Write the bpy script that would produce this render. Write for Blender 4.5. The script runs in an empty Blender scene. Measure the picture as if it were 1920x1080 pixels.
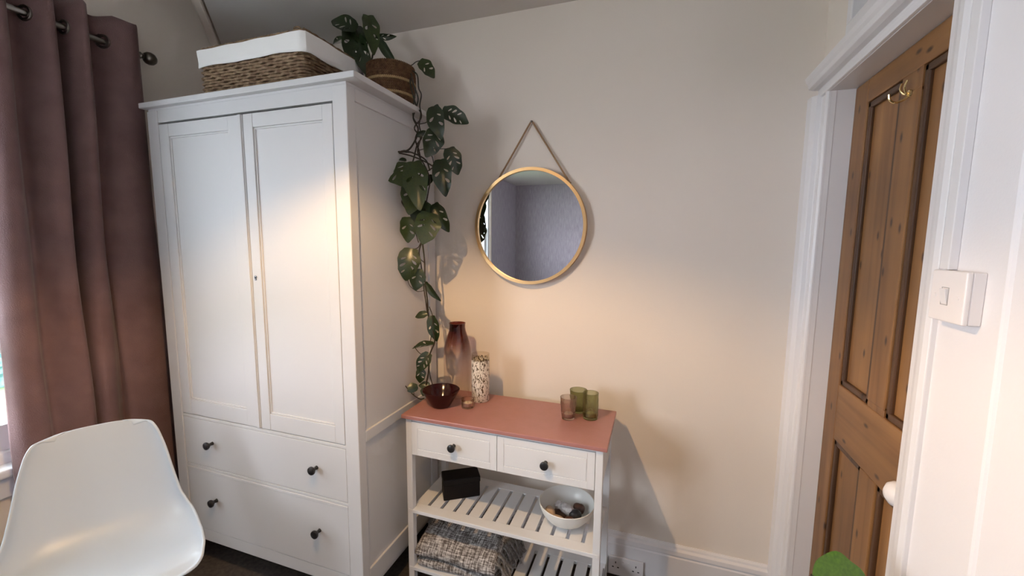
import bpy, bmesh, math, random
from mathutils import Vector, Matrix, geometry
from math import sin, cos, pi, radians, sqrt, atan2
random.seed(7)
C = bpy.context.scene.collection
SC = bpy.context.scene

# ------------------------------------------------------------------ camera, sky, lights, exposure
CX, CD, CH = 0.3019, 1.77678, 1.41716
YAW, PITCH, ROLL, F = 0.33123, -0.11369, 0.00882, 776.141
SX, SY = 1.386, 5.283
_fw = Vector((-sin(YAW) * cos(PITCH), cos(YAW) * cos(PITCH), sin(PITCH)))
_r0 = Vector((cos(YAW), sin(YAW), 0))
_u0 = _r0.cross(_fw)
_rt = _r0 * cos(ROLL) + _u0 * sin(ROLL)
_up = -_r0 * sin(ROLL) + _u0 * cos(ROLL)
EYE = Vector((CX, -CD, CH))
cd = bpy.data.cameras.new('camera')
cam = bpy.data.objects.new('camera', cd); C.objects.link(cam)
cd.sensor_width = 36; cd.lens = F * 36 / 1920
cd.shift_x = -SX / 1920; cd.shift_y = SY / 1920
cd.clip_start = 0.02; cd.clip_end = 200
cam.matrix_world = Matrix(((_rt.x, _up.x, -_fw.x, EYE.x), (_rt.y, _up.y, -_fw.y, EYE.y), (_rt.z, _up.z, -_fw.z, EYE.z), (0, 0, 0, 1)))
SC.camera = cam

SKY = 16.5
w = bpy.data.worlds.new('overcast_sky'); SC.world = w; w.use_nodes = True
nt = w.node_tree
bg = nt.nodes['Background']
tc = nt.nodes.new('ShaderNodeTexCoord'); sep = nt.nodes.new('ShaderNodeSeparateXYZ')
rmp = nt.nodes.new('ShaderNodeValToRGB')
rmp.color_ramp.elements[0].position = 0.0; rmp.color_ramp.elements[0].color = (0.95, 0.93, 1.0, 1)
rmp.color_ramp.elements[1].position = 0.6; rmp.color_ramp.elements[1].color = (0.86, 0.93, 1.0, 1)
nt.links.new(tc.outputs['Generated'], sep.inputs[0]); nt.links.new(sep.outputs['Z'], rmp.inputs[0])
nt.links.new(rmp.outputs[0], bg.inputs['Color']); bg.inputs['Strength'].default_value = SKY

def portal(name, loc, rot, sx, sy):
    l = bpy.data.lights.new(name, 'AREA'); l.shape = 'RECTANGLE'; l.size = sx; l.size_y = sy
    l.cycles.is_portal = True
    o = bpy.data.objects.new(name, l); C.objects.link(o); o.location = loc; o.rotation_euler = rot
portal('window_daylight_portal', (-2.17, -1.12, 1.35), (0, radians(-90), 0), 1.62, 1.02)
portal('fill_window_daylight_portal', (-2.17, -3.15, 1.61), (0, radians(-90), 0), 1.40, 1.62)  # portal of the added fill window

BULB = Vector((-0.394, -1.265, 2.008)); CUT = 0.527
bl = bpy.data.lights.new('warm_bulb_light', 'POINT'); bl.energy = 46; bl.color = (1.0, 0.63, 0.29); bl.shadow_soft_size = 0.013
bo = bpy.data.objects.new('warm_bulb_light', bl); C.objects.link(bo); bo.location = BULB

vs = SC.view_settings
vs.view_transform = 'Standard'; vs.look = 'None'; vs.gamma = 1.0; vs.use_curve_mapping = False
vs.exposure = 0.38
SC.cycles.max_bounces = 10; SC.cycles.diffuse_bounces = 6; SC.cycles.transparent_max_bounces = 24
SC.cycles.sample_clamp_indirect = 6.0

# ------------------------------------------------------------------ helpers
def at(px, py, y=None, x=None, z=None):
    """the point where the view ray of a photo pixel meets a plane"""
    a = (px - 960 - SX) / F; b = -(py - 540 - SY) / F
    d = _fw + _rt * a + _up * b
    if y is not None: t = (y - EYE.y) / d.y
    elif x is not None: t = (x - EYE.x) / d.x
    else: t = (z - EYE.z) / d.z
    return EYE + d * t

WL = {}
def root(name, loc, label=None, cat=None, group=None, kind=None):
    o = bpy.data.objects.new(name, None); C.objects.link(o); o.location = loc
    o.empty_display_size = 0.05
    WL[o] = Vector(loc); tag(o, label, cat, group, kind); return o
def tag(o, label=None, cat=None, group=None, kind=None):
    if label: o['label'] = label
    if cat: o['category'] = cat
    if group: o['group'] = group
    if kind: o['kind'] = kind
    return o

class MB:
    def __init__(s): s.v = []; s.f = []; s.sm = []
    def add(s, vs, fs, smooth=False):
        n = len(s.v); s.v += [Vector(p) for p in vs]; s.f += [tuple(i + n for i in f) for f in fs]; s.sm += [smooth] * len(fs); return s
    def box(s, x0, x1, y0, y1, z0, z1):
        x0, x1 = min(x0, x1), max(x0, x1); y0, y1 = min(y0, y1), max(y0, y1); z0, z1 = min(z0, z1), max(z0, z1)
        return s.add([(x0, y0, z0), (x1, y0, z0), (x1, y1, z0), (x0, y1, z0), (x0, y0, z1), (x1, y0, z1), (x1, y1, z1), (x0, y1, z1)],
                     [(0, 3, 2, 1), (4, 5, 6, 7), (0, 1, 5, 4), (1, 2, 6, 5), (2, 3, 7, 6), (3, 0, 4, 7)])
    def prism(s, poly, d):
        """closed 3-D polygon swept along vector d"""
        n = len(poly); d = Vector(d); a = [Vector(p) for p in poly]; b = [p + d for p in a]
        return s.add(a + b, [tuple(range(n))[::-1], tuple(range(n, 2 * n))] + [(i, (i + 1) % n, n + (i + 1) % n, n + i) for i in range(n)])
    def lathe(s, prof, c=(0, 0, 0), n=40, ax=None, cap=False):
        """profile of (r, h) turned about z through c, or about the axis ax"""
        c = Vector(c); M = Matrix.Identity(3) if ax is None else Vector((0, 0, 1)).rotation_difference(Vector(ax)).to_matrix()
        vs = []; fs = []
        for r, h in prof:
            for k in range(n):
                a = 2 * pi * k / n; vs.append(c + M @ Vector((r * cos(a), r * sin(a), h)))
        for j in range(len(prof) - 1):
            for k in range(n):
                k2 = (k + 1) % n; fs.append((j * n + k, j * n + k2, (j + 1) * n + k2, (j + 1) * n + k))
        if cap: fs.append(tuple(range(n))[::-1]); fs.append(tuple(range((len(prof) - 1) * n, len(prof) * n)))
        return s.add(vs, fs, True)
    def tube(s, pts, r, n=6, closed=False):
        pts = [Vector(p) for p in pts]; m = len(pts); vs = []; fs = []; prev = None
        for i, p in enumerate(pts):
            t = (pts[(i + 1) % m] - pts[i - 1]) if closed else (pts[min(i + 1, m - 1)] - pts[max(i - 1, 0)])
            if t.length < 1e-9: t = Vector((0, 0, 1))
            t.normalize()
            if prev is None: prev = t.orthogonal().normalized()
            prev = (prev - t * prev.dot(t))
            if prev.length < 1e-6: prev = t.orthogonal()
            prev.normalize(); b = t.cross(prev)
            rr = r[i] if isinstance(r, (list, tuple)) else r
            for k in range(n):
                a = 2 * pi * k / n; vs.append(p + (prev * cos(a) + b * sin(a)) * rr)
        for i in range(m if closed else m - 1):
            j = (i + 1) % m
            for k in range(n):
                k2 = (k + 1) % n; fs.append((i * n + k, i * n + k2, j * n + k2, j * n + k))
        if not closed: fs.append(tuple(range(n))[::-1]); fs.append(tuple(range((m - 1) * n, m * n)))
        return s.add(vs, fs, True)
    def grid(s, fn, nu, nv, smooth=True):
        vs = [fn(i / nu, j / nv) for i in range(nu + 1) for j in range(nv + 1)]
        return s.add(vs, [(i * (nv + 1) + j, (i + 1) * (nv + 1) + j, (i + 1) * (nv + 1) + j + 1, i * (nv + 1) + j + 1) for i in range(nu) for j in range(nv)], smooth)
    def build(s, name, mat, parent=None, bevel=0, label=None, kind=None, loc=None, seg=2):
        base = WL[parent] if parent is not None else Vector(loc) if loc is not None else Vector((0, 0, 0))
        me = bpy.data.meshes.new(name); me.from_pydata([p - base for p in s.v], [], s.f); me.update()
        me.polygons.foreach_set('use_smooth', s.sm)
        bm = bmesh.new(); bm.from_mesh(me); bmesh.ops.recalc_face_normals(bm, faces=bm.faces); bm.to_mesh(me); bm.free()
        if any(s.sm): me.set_sharp_from_angle(angle=radians(42))
        me.materials.append(mat)
        o = bpy.data.objects.new(name, me); C.objects.link(o)
        if parent is not None: o.parent = parent
        else: o.location = base
        WL[o] = base
        if bevel:
            m = o.modifiers.new('bevel', 'BEVEL'); m.width = bevel; m.segments = seg; m.limit_method = 'ANGLE'; m.angle_limit = radians(40)
        return tag(o, label, kind=kind)

def spline(pts, n=8):
    pts = [Vector(p) for p in pts]; out = []
    for i in range(len(pts) - 1):
        p0 = pts[max(i - 1, 0)]; p1 = pts[i]; p2 = pts[i + 1]; p3 = pts[min(i + 2, len(pts) - 1)]
        for k in range(n):
            t = k / n
            out.append(0.5 * ((2 * p1) + (p2 - p0) * t + (2 * p0 - 5 * p1 + 4 * p2 - p3) * t * t + (3 * p1 - p0 - 3 * p2 + p3) * t ** 3))
    out.append(pts[-1]); return out
def lerp(a, b, t): return a + (b - a) * t
def table(xs, ys, x):
    if x <= xs[0]: return ys[0]
    for i in range(len(xs) - 1):
        if x <= xs[i + 1]:
            t = (x - xs[i]) / (xs[i + 1] - xs[i]); t = t * t * (3 - 2 * t) if False else t
            return lerp(ys[i], ys[i + 1], t)
    return ys[-1]

# ------------------------------------------------------------------ materials
def mat(name, col, rough=0.5, metal=0.0, bump=None, var=None, spec=0.5, sheen=0, coat=0):
    """bump = (scale, strength, detail); var = (scale, second colour, amount)"""
    m = bpy.data.materials.new(name); m.use_nodes = True; t = m.node_tree; p = t.nodes['Principled BSDF']
    p.inputs['Base Color'].default_value = (*col, 1); p.inputs['Roughness'].default_value = rough; p.inputs['Metallic'].default_value = metal
    p.inputs['Specular IOR Level'].default_value = spec
    if sheen: p.inputs['Sheen Weight'].default_value = sheen; p.inputs['Sheen Roughness'].default_value = 0.4
    if coat: p.inputs['Coat Weight'].default_value = coat; p.inputs['Coat Roughness'].default_value = 0.1
    if bump or var:
        c = t.nodes.new('ShaderNodeTexCoord')
    if var:
        n = t.nodes.new('ShaderNodeTexNoise'); n.inputs['Scale'].default_value = var[0]; n.inputs['Detail'].default_value = 6
        mx = t.nodes.new('ShaderNodeMix'); mx.data_type = 'RGBA'
        mx.inputs[6].default_value = (*col, 1); mx.inputs[7].default_value = (*var[1], 1)
        mr = t.nodes.new('ShaderNodeMapRange'); mr.inputs[1].default_value = 0.35; mr.inputs[2].default_value = 0.65; mr.inputs[4].default_value = var[2]
        t.links.new(c.outputs['Object'], n.inputs['Vector']); t.links.new(n.outputs[0], mr.inputs[0]); t.links.new(mr.outputs[0], mx.inputs[0]); t.links.new(mx.outputs[2], p.inputs['Base Color'])
    if bump:
        n = t.nodes.new('ShaderNodeTexNoise'); n.inputs['Scale'].default_value = bump[0]; n.inputs['Detail'].default_value = bump[2] if len(bump) > 2 else 4
        b = t.nodes.new('ShaderNodeBump'); b.inputs['Strength'].default_value = bump[1]; b.inputs['Distance'].default_value = 0.01
        t.links.new(c.outputs['Object'], n.inputs['Vector']); t.links.new(n.outputs[0], b.inputs['Height']); t.links.new(b.outputs[0], p.inputs['Normal'])
    return m

def glass(name, col, refl=0.9, col2=None, z0=0, z1=1, dens=1.0, rough=0.02, bump=None):
    """see-through tinted glass wall: colour filter plus Fresnel reflection; col2 tints the upper end"""
    m = bpy.data.materials.new(name); m.use_nodes = True; t = m.node_tree; t.nodes.clear()
    o = t.nodes.new('ShaderNodeOutputMaterial'); tr = t.nodes.new('ShaderNodeBsdfTransparent'); gl = t.nodes.new('ShaderNodeBsdfGlossy')
    gl.inputs['Roughness'].default_value = rough; gl.inputs['Color'].default_value = (1, 1, 1, 1)
    mx = t.nodes.new('ShaderNodeMixShader'); lw = t.nodes.new('ShaderNodeFresnel'); lw.inputs['IOR'].default_value = 1.45
    mu = t.nodes.new('ShaderNodeMath'); mu.operation = 'MULTIPLY'; mu.inputs[1].default_value = refl
    ge = t.nodes.new('ShaderNodeNewGeometry'); ng = t.nodes.new('ShaderNodeMath'); ng.operation = 'MULTIPLY_ADD'; ng.inputs[1].default_value = -1; ng.inputs[2].default_value = 1; m2 = t.nodes.new('ShaderNodeMath'); m2.operation = 'MULTIPLY'
    t.links.new(ge.outputs['Backfacing'], ng.inputs[0]); t.links.new(lw.outputs[0], mu.inputs[0]); t.links.new(mu.outputs[0], m2.inputs[0]); t.links.new(ng.outputs[0], m2.inputs[1]); t.links.new(m2.outputs[0], mx.inputs[0]); t.links.new(tr.outputs[0], mx.inputs[1]); t.links.new(gl.outputs[0], mx.inputs[2]); t.links.new(mx.outputs[0], o.inputs[0])
    tr.inputs['Color'].default_value = (*col, 1)
    c = t.nodes.new('ShaderNodeTexCoord')
    if col2:
        sp = t.nodes.new('ShaderNodeSeparateXYZ'); mr = t.nodes.new('ShaderNodeMapRange'); mr.interpolation_type = 'SMOOTHSTEP'
        mr.inputs[1].default_value = z0; mr.inputs[2].default_value = z1
        mc = t.nodes.new('ShaderNodeMix'); mc.data_type = 'RGBA'; mc.inputs[6].default_value = (*col, 1); mc.inputs[7].default_value = (*col2, 1)
        t.links.new(c.outputs['Object'], sp.inputs[0]); t.links.new(sp.outputs[2], mr.inputs[0]); t.links.new(mr.outputs[0], mc.inputs[0]); t.links.new(mc.outputs[2], tr.inputs['Color'])
    if bump:
        n = t.nodes.new('ShaderNodeTexVoronoi'); n.inputs['Scale'].default_value = bump[0]
        b = t.nodes.new('ShaderNodeBump'); b.inputs['Strength'].default_value = bump[1]; b.inputs['Distance'].default_value = 0.004
        t.links.new(c.outputs['Object'], n.inputs['Vector']); t.links.new(n.outputs[0], b.inputs['Height']); t.links.new(b.outputs[0], gl.inputs['Normal']); t.links.new(b.outputs[0], lw.inputs['Normal'])
    return m

def refr(name, col, mixin=0.25):
    """refracting tinted glass, part of it letting straight light through so that shadows stay tinted"""
    m = bpy.data.materials.new(name); m.use_nodes = True; t = m.node_tree; t.nodes.clear(); o = t.nodes.new('ShaderNodeOutputMaterial')
    g = t.nodes.new('ShaderNodeBsdfGlass'); g.inputs['Color'].default_value = (*col, 1); g.inputs['IOR'].default_value = 1.45; g.inputs['Roughness'].default_value = 0.02
    b = t.nodes.new('ShaderNodeBsdfTransparent'); b.inputs['Color'].default_value = (*col, 1); mx = t.nodes.new('ShaderNodeMixShader'); mx.inputs[0].default_value = mixin
    t.links.new(g.outputs[0], mx.inputs[1]); t.links.new(b.outputs[0], mx.inputs[2]); t.links.new(mx.outputs[0], o.inputs[0]); return m

def wood(name, c1, c2, c3, rough=0.45, axis=2):
    """pine: long grain streaks along an axis, with dark round knots"""
    m = bpy.data.materials.new(name); m.use_nodes = True; t = m.node_tree; p = t.nodes['Principled BSDF']; L = t.links.new
    c = t.nodes.new('ShaderNodeTexCoord'); mp = t.nodes.new('ShaderNodeMapping'); s = [26, 26, 26]; s[axis] = 1.3; mp.inputs['Scale'].default_value = s
    n = t.nodes.new('ShaderNodeTexNoise'); n.inputs['Scale'].default_value = 1; n.inputs['Detail'].default_value = 5; n.inputs['Distortion'].default_value = 0.5
    r = t.nodes.new('ShaderNodeValToRGB'); e = r.color_ramp.elements; e[0].position = 0.3; e[0].color = (*c1, 1); e[1].position = 0.72; e[1].color = (*c2, 1)
    L(c.outputs['Object'], mp.inputs[0]); L(mp.outputs[0], n.inputs['Vector']); L(n.outputs[0], r.inputs[0])
    n3 = t.nodes.new('ShaderNodeTexNoise'); n3.inputs['Scale'].default_value = 3.2; n3.inputs['Detail'].default_value = 3
    mr3 = t.nodes.new('ShaderNodeMapRange'); mr3.inputs[1].default_value = 0.35; mr3.inputs[2].default_value = 0.7; mr3.inputs[3].default_value = 0.72; mr3.inputs[4].default_value = 1.1
    mm = t.nodes.new('ShaderNodeMix'); mm.data_type = 'RGBA'; mm.blend_type = 'MULTIPLY'; mm.inputs[0].default_value = 1
    L(c.outputs['Object'], n3.inputs['Vector']); L(n3.outputs[0], mr3.inputs[0]); L(r.outputs[0], mm.inputs[6]); L(mr3.outputs[0], mm.inputs[7])
    mp2 = t.nodes.new('ShaderNodeMapping'); s2 = [1, 11, 11]; s2[axis] = 5; mp2.inputs['Scale'].default_value = s2; mp2.inputs['Location'].default_value = (0.37, 0.21, 0.6)
    v = t.nodes.new('ShaderNodeTexVoronoi'); v.inputs['Scale'].default_value = 1; v.inputs['Randomness'].default_value = 1; v.voronoi_dimensions = '2D'; sx_ = t.nodes.new('ShaderNodeSeparateXYZ'); cx_ = t.nodes.new('ShaderNodeCombineXYZ')
    k = t.nodes.new('ShaderNodeMapRange'); k.inputs[1].default_value = 0.03; k.inputs[2].default_value = 0.085; k.inputs[3].default_value = 1; k.inputs[4].default_value = 0
    mx = t.nodes.new('ShaderNodeMix'); mx.data_type = 'RGBA'; mx.inputs[7].default_value = (*c3, 1)
    L(c.outputs['Object'], mp2.inputs[0]); L(mp2.outputs[0], sx_.inputs[0]); L(sx_.outputs[1], cx_.inputs[0]); L(sx_.outputs[2], cx_.inputs[1]); L(cx_.outputs[0], v.inputs['Vector']); L(v.outputs[0], k.inputs[0]); L(k.outputs[0], mx.inputs[0]); L(mm.outputs[2], mx.inputs[6]); L(mx.outputs[2], p.inputs['Base Color'])
    b = t.nodes.new('ShaderNodeBump'); b.inputs['Strength'].default_value = 0.15; b.inputs['Distance'].default_value = 0.004; L(n.outputs[0], b.inputs['Height']); L(b.outputs[0], p.inputs['Normal'])
    p.inputs['Roughness'].default_value = rough
    return m

def weave_cloth(name, c1, c2, sx, sy, bias=0.5):
    """crossed warp and weft flecks"""
    m = bpy.data.materials.new(name); m.use_nodes = True; t = m.node_tree; p = t.nodes['Principled BSDF']; L = t.links.new
    c = t.nodes.new('ShaderNodeTexCoord'); outs = []
    for s in (sx, sy):
        mp = t.nodes.new('ShaderNodeMapping'); mp.inputs['Scale'].default_value = s
        n = t.nodes.new('ShaderNodeTexNoise'); n.inputs['Scale'].default_value = 1; n.inputs['Detail'].default_value = 4; n.inputs['Roughness'].default_value = 0.65
        L(c.outputs['Object'], mp.inputs[0]); L(mp.outputs[0], n.inputs['Vector']); outs.append(n.outputs[0])
    a = t.nodes.new('ShaderNodeMath'); a.operation = 'ADD'; L(outs[0], a.inputs[0]); L(outs[1], a.inputs[1])
    mr = t.nodes.new('ShaderNodeMapRange'); mr.inputs[1].default_value = bias * 2 - 0.17; mr.inputs[2].default_value = bias * 2 + 0.2; L(a.outputs[0], mr.inputs[0])
    mx = t.nodes.new('ShaderNodeMix'); mx.data_type = 'RGBA'; mx.inputs[6].default_value = (*c1, 1); mx.inputs[7].default_value = (*c2, 1)
    L(mr.outputs[0], mx.inputs[0]); L(mx.outputs[2], p.inputs['Base Color']); p.inputs['Roughness'].default_value = 0.95; p.inputs['Specular IOR Level'].default_value = 0.1
    b = t.nodes.new('ShaderNodeBump'); b.inputs['Strength'].default_value = 0.4; b.inputs['Distance'].default_value = 0.004; L(a.outputs[0], b.inputs['Height']); L(b.outputs[0], p.inputs['Normal'])
    return m

WALLC = (0.76, 0.69, 0.615)
M_wall = mat('wall_paint', WALLC, 0.75, bump=(220, 0.06), spec=0.25)
M_wallR = mat('white_wall_paint', (0.76, 0.735, 0.74), 0.6, bump=(180, 0.06), spec=0.3)
M_ceil = mat('ceiling_paint', (0.64, 0.61, 0.58), 0.8, bump=(160, 0.05), spec=0.2)
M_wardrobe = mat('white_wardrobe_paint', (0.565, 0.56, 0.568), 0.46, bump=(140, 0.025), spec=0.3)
M_white = mat('white_furniture_paint', (0.69, 0.695, 0.71), 0.36, bump=(140, 0.025), spec=0.5)
M_gloss = mat('white_gloss_woodwork', (0.73, 0.71, 0.715), 0.3, bump=(60, 0.03), spec=0.5)
M_paper = weave_cloth('grey_wallpaper', (0.33, 0.30, 0.345), (0.50, 0.47, 0.52), (90, 90, 8), (90, 90, 260))
M_carpet = mat('dark_carpet', (0.055, 0.045, 0.04), 0.95, bump=(500, 0.6), var=(60, (0.085, 0.07, 0.06), 1), spec=0.1)
M_pine = wood('pine_door', (0.155, 0.066, 0.021), (0.28, 0.135, 0.045), (0.04, 0.016, 0.006))
M_pineh = wood('pine_rail', (0.155, 0.066, 0.021), (0.28, 0.135, 0.045), (0.04, 0.016, 0.006), axis=1)
M_pine_shade = wood('pine_moulding_shade', (0.05, 0.021, 0.008), (0.09, 0.04, 0.016), (0.03, 0.012, 0.005))  # pine darkened to paint in the shade on the door's panel mouldings
M_black = mat('black_knob', (0.012, 0.012, 0.014), 0.3)
M_dark = mat('dark_hole', (0.01, 0.01, 0.01), 0.8)
M_pink = mat('dusty_pink_top', (0.36, 0.165, 0.15), 0.33, bump=(90, 0.04), var=(25, (0.33, 0.15, 0.13), 0.6))
M_vel = mat('mauve_velvet', (0.155, 0.092, 0.092), 0.85, bump=(300, 0.25), var=(9, (0.20, 0.122, 0.118), 0.8), spec=0.12, sheen=0.12)
M_nick = mat('brushed_nickel', (0.35, 0.33, 0.31), 0.28, 1.0)
M_pew = mat('dark_pewter', (0.16, 0.14, 0.12), 0.3, 1.0)
M_brass = mat('brass_frame', (0.72, 0.47, 0.22), 0.32, 1.0)
M_brassh = mat('polished_brass', (0.85, 0.68, 0.36), 0.18, 1.0)
M_mirror = mat('mirror_glass', (0.86, 0.86, 0.86), 0.005, 1.0)
M_rope = mat('brown_cord', (0.32, 0.20, 0.11), 0.9)
M_sea = mat('seagrass', (0.12, 0.07, 0.04), 0.85, var=(55, (0.24, 0.165, 0.10), 1), spec=0.2)
M_sead = mat('dark_plaited_seagrass', (0.085, 0.042, 0.022), 0.8, var=(70, (0.16, 0.085, 0.042), 1), spec=0.2)
M_seal = mat('pale_plaited_seagrass', (0.40, 0.27, 0.13), 0.8)
M_linen = mat('white_cotton', (0.86, 0.85, 0.84), 0.9, bump=(240, 0.12), spec=0.1)
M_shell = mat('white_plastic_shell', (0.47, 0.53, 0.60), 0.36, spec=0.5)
M_beech = mat('beech', (0.45, 0.28, 0.14), 0.5)
M_maroon = mat('maroon_glaze', (0.022, 0.002, 0.003), 0.14, spec=0.35)
M_box = mat('black_box_board', (0.0035, 0.0015, 0.0012), 0.55, spec=0.2)
M_bowl = mat('white_ceramic', (0.76, 0.765, 0.74), 0.3)
M_wax = mat('white_wax', (0.80, 0.74, 0.64), 0.6)
M_foil = mat('tealight_foil', (0.75, 0.74, 0.72), 0.3, 1.0)
M_plast = mat('white_socket_plastic', (0.78, 0.74, 0.73), 0.35)
M_soil = mat('potting_soil', (0.03, 0.02, 0.015), 1.0)
M_stone_w = mat('cream_pebble', (0.52, 0.40, 0.30), 0.55, var=(60, (0.44, 0.33, 0.24), 1))
M_stone_b = mat('black_pebble', (0.03, 0.03, 0.035), 0.25)
M_stone_r = mat('brown_pebble', (0.10, 0.045, 0.03), 0.3, var=(40, (0.05, 0.02, 0.015), 1))
M_stone_g = mat('grey_crystal', (0.40, 0.37, 0.37), 0.35, var=(45, (0.75, 0.72, 0.72), 1))
M_shade = mat('lamp_shade_metal', (0.30, 0.28, 0.26), 0.5)
M_throw = weave_cloth('grey_throw', (0.095, 0.083, 0.078), (0.66, 0.64, 0.63), (30, 190, 190), (190, 22, 22), 0.535)
M_fringe = mat('grey_fringe', (0.26, 0.25, 0.25), 0.95, var=(120, (0.12, 0.115, 0.11), 1))
def leafmat(name, c1, c2):
    m = mat(name, c1, 0.33, var=(20, c2, 1)); p = m.node_tree.nodes['Principled BSDF']
    p.inputs['Subsurface Weight'].default_value = 0.0; return m
M_leafA = leafmat('deep_green_leaf', (0.009, 0.020, 0.006), (0.016, 0.032, 0.008))
M_leafB = leafmat('mid_green_leaf', (0.018, 0.034, 0.008), (0.032, 0.052, 0.012))
M_leafC = leafmat('bright_green_leaf', (0.030, 0.085, 0.003), (0.05, 0.12, 0.005))
M_vine = mat('green_brown_vine', (0.020, 0.022, 0.010), 0.6, var=(30, (0.028, 0.016, 0.009), 1))
M_grass = mat('lawn_grass', (0.07, 0.115, 0.045), 0.9, var=(3, (0.10, 0.145, 0.065), 1), bump=(8, 0.5))
M_hedge = mat('blue_green_leaves', (0.03, 0.085, 0.08), 0.8, var=(6, (0.10, 0.19, 0.18), 1))
M_hedge2 = mat('pale_flecked_leaves', (0.10, 0.15, 0.11), 0.8, var=(7, (0.34, 0.34, 0.26), 1))
M_wframe = mat('window_frame_paint', (0.74, 0.76, 0.80), 0.35)
M_pane = glass('window_glass', (0.97, 0.99, 1.0), 0.6)
def frosted():
    m = bpy.data.materials.new('frosted_glass'); m.use_nodes = True; t = m.node_tree; t.nodes.clear()
    o = t.nodes.new('ShaderNodeOutputMaterial'); a = t.nodes.new('ShaderNodeBsdfTranslucent'); a.inputs['Color'].default_value = (0.90, 0.925, 0.96, 1)
    b = t.nodes.new('ShaderNodeBsdfTransparent'); b.inputs['Color'].default_value = (0.9, 0.97, 1, 1); mx = t.nodes.new('ShaderNodeMixShader'); mx.inputs[0].default_value = 0.08
    t.links.new(a.outputs[0], mx.inputs[1]); t.links.new(b.outputs[0], mx.inputs[2]); t.links.new(mx.outputs[0], o.inputs[0]); return m
M_frost = frosted()
M_lightdark = mat('dark_glass_beyond', (0.02, 0.025, 0.03), 0.1)

# ------------------------------------------------------------------ the room
FLOOR = -0.05; XL, XR, YB, YF = -2.0, 0.82, 0.0, -5.1; ZC = 2.395
def struct(mb, name, m, bevel=0): return mb.build(name, m, None, bevel, kind='structure')
struct(MB().box(XL - 0.2, XR + 0.3, YF - 0.15, 0.15, FLOOR - 0.1, FLOOR), 'floor', M_carpet)
struct(MB().box(XL - 0.2, XR + 0.3, 0, 0.15, FLOOR - 0.1, 2.85), 'wall_back', M_wall)
struct(MB().box(XL - 0.2, XR + 0.3, YF - 0.15, YF, FLOOR - 0.1, 2.46), 'wall_front', M_paper)
# flat ceiling with a raised bay over the window, cut off diagonally in the corner
cl = MB()
cl.prism([(XL, 0.012, ZC), (-1.18, -0.775, ZC), (-1.18, -2.3, ZC), (XL - 0.2, -2.3, ZC), (XL - 0.2, YF - 0.15, ZC), (XR + 0.35, YF - 0.15, ZC), (XR + 0.35, 0.15, ZC), (XL, 0.15, ZC)], (0, 0, 0.45))
struct(cl, 'ceiling', M_ceil)
struct(MB().box(XL - 0.2, -1.1, -2.4, 0.15, 2.845, 2.9), 'ceiling_bay', M_ceil)
WY0, WY1, WZ0, WZ1 = -1.62, -0.62, 0.56, 2.14        # window opening in the left wall
W2Y0, W2Y1 = -3.95, -2.35  # opening for the window added as daylight fill
wl = MB()
def lw(y0, y1, z0, z1): wl.box(XL - 0.2, XL, y0, y1, z0, z1)
lw(WY1, 0.1, FLOOR - 0.1, 2.85); lw(WY0, WY1, FLOOR - 0.1, WZ0); lw(WY0, WY1, WZ1, 2.85); lw(W2Y1, WY0, FLOOR - 0.1, 2.85)
lw(W2Y0, W2Y1, FLOOR - 0.1, 0.92); lw(W2Y0, W2Y1, 2.3, 2.85); lw(-4.0, W2Y0, FLOOR - 0.1, 2.85)
struct(wl, 'wall_left', M_wall)
struct(MB().box(XL - 0.2, XL, YF, -4.0, FLOOR - 0.1, 2.85), 'wall_left_rear', M_paper)
DY0, DY1, DZ = -0.765, -0.118, 1.917                  # door opening in the right wall
TY0, TY1, TZ0, TZ1 = -0.78, -0.245, 2.055, 2.42       # light over the door
wr = MB(); XN = 0.806
def rw(y0, y1, z0, z1, x=XR): wr.box(x, XR + 0.3, y0, y1, z0, z1)
rw(DY1 + 0.028, 0.1, FLOOR - 0.1, TZ0); rw(DY0 - 0.028, DY1 + 0.028, DZ + 0.028, TZ0); rw(TY1, 0.1, TZ0, 2.85); rw(TY0, TY1, TZ1, 2.85)
struct(wr, 'wall_right', M_wall)
wr = MB()
rw(-0.797, DY0 - 0.028, FLOOR - 0.1, TZ0); rw(-0.797, TY0, TZ0, 2.85); rw(YF, -0.797, FLOOR - 0.1, 2.85, XN)
struct(wr, 'wall_right_near', M_wallR)
# moulded bead along the cut edge of the ceiling
cv = MB(); dvx, dvy = 0.7216, -0.6923
cv.prism([Vector((XL, 0.004, ZC)) + Vector((a * -0.6923, a * -0.7216, b)) for a, b in ((0.0, 0.03), (0.003, -0.002), (0.008, -0.005), (0.012, -0.001), (0.04, 0.012), (0.046, 0.012), (0.046, 0.03))], (1.1 * dvx, 1.1 * dvy, 0))
struct(cv, 'trim_1', M_wall)
# skirting along the back wall: moulded profile
prof = [(0, FLOOR), (-0.020, FLOOR), (-0.020, 0.095), (-0.016, 0.100), (-0.016, 0.106), (-0.024, 0.112), (-0.022, 0.128), (-0.012, 0.134), (-0.010, 0.142), (-0.004, 0.148), (0, 0.148)]
struct(MB().prism([(-0.6, y, z) for y, z in prof], (1.385, 0, 0)), 'baseboard_back', M_gloss)
struct(MB().prism([(XL, y, z) for y, z in prof], (0.27, 0, 0)), 'baseboard_back_corner', M_gloss)
struct(MB().prism([(XN - (-y), -0.86, z) for y, z in prof], (0, -4.7, 0)), 'baseboard_right', M_gloss)

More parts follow.
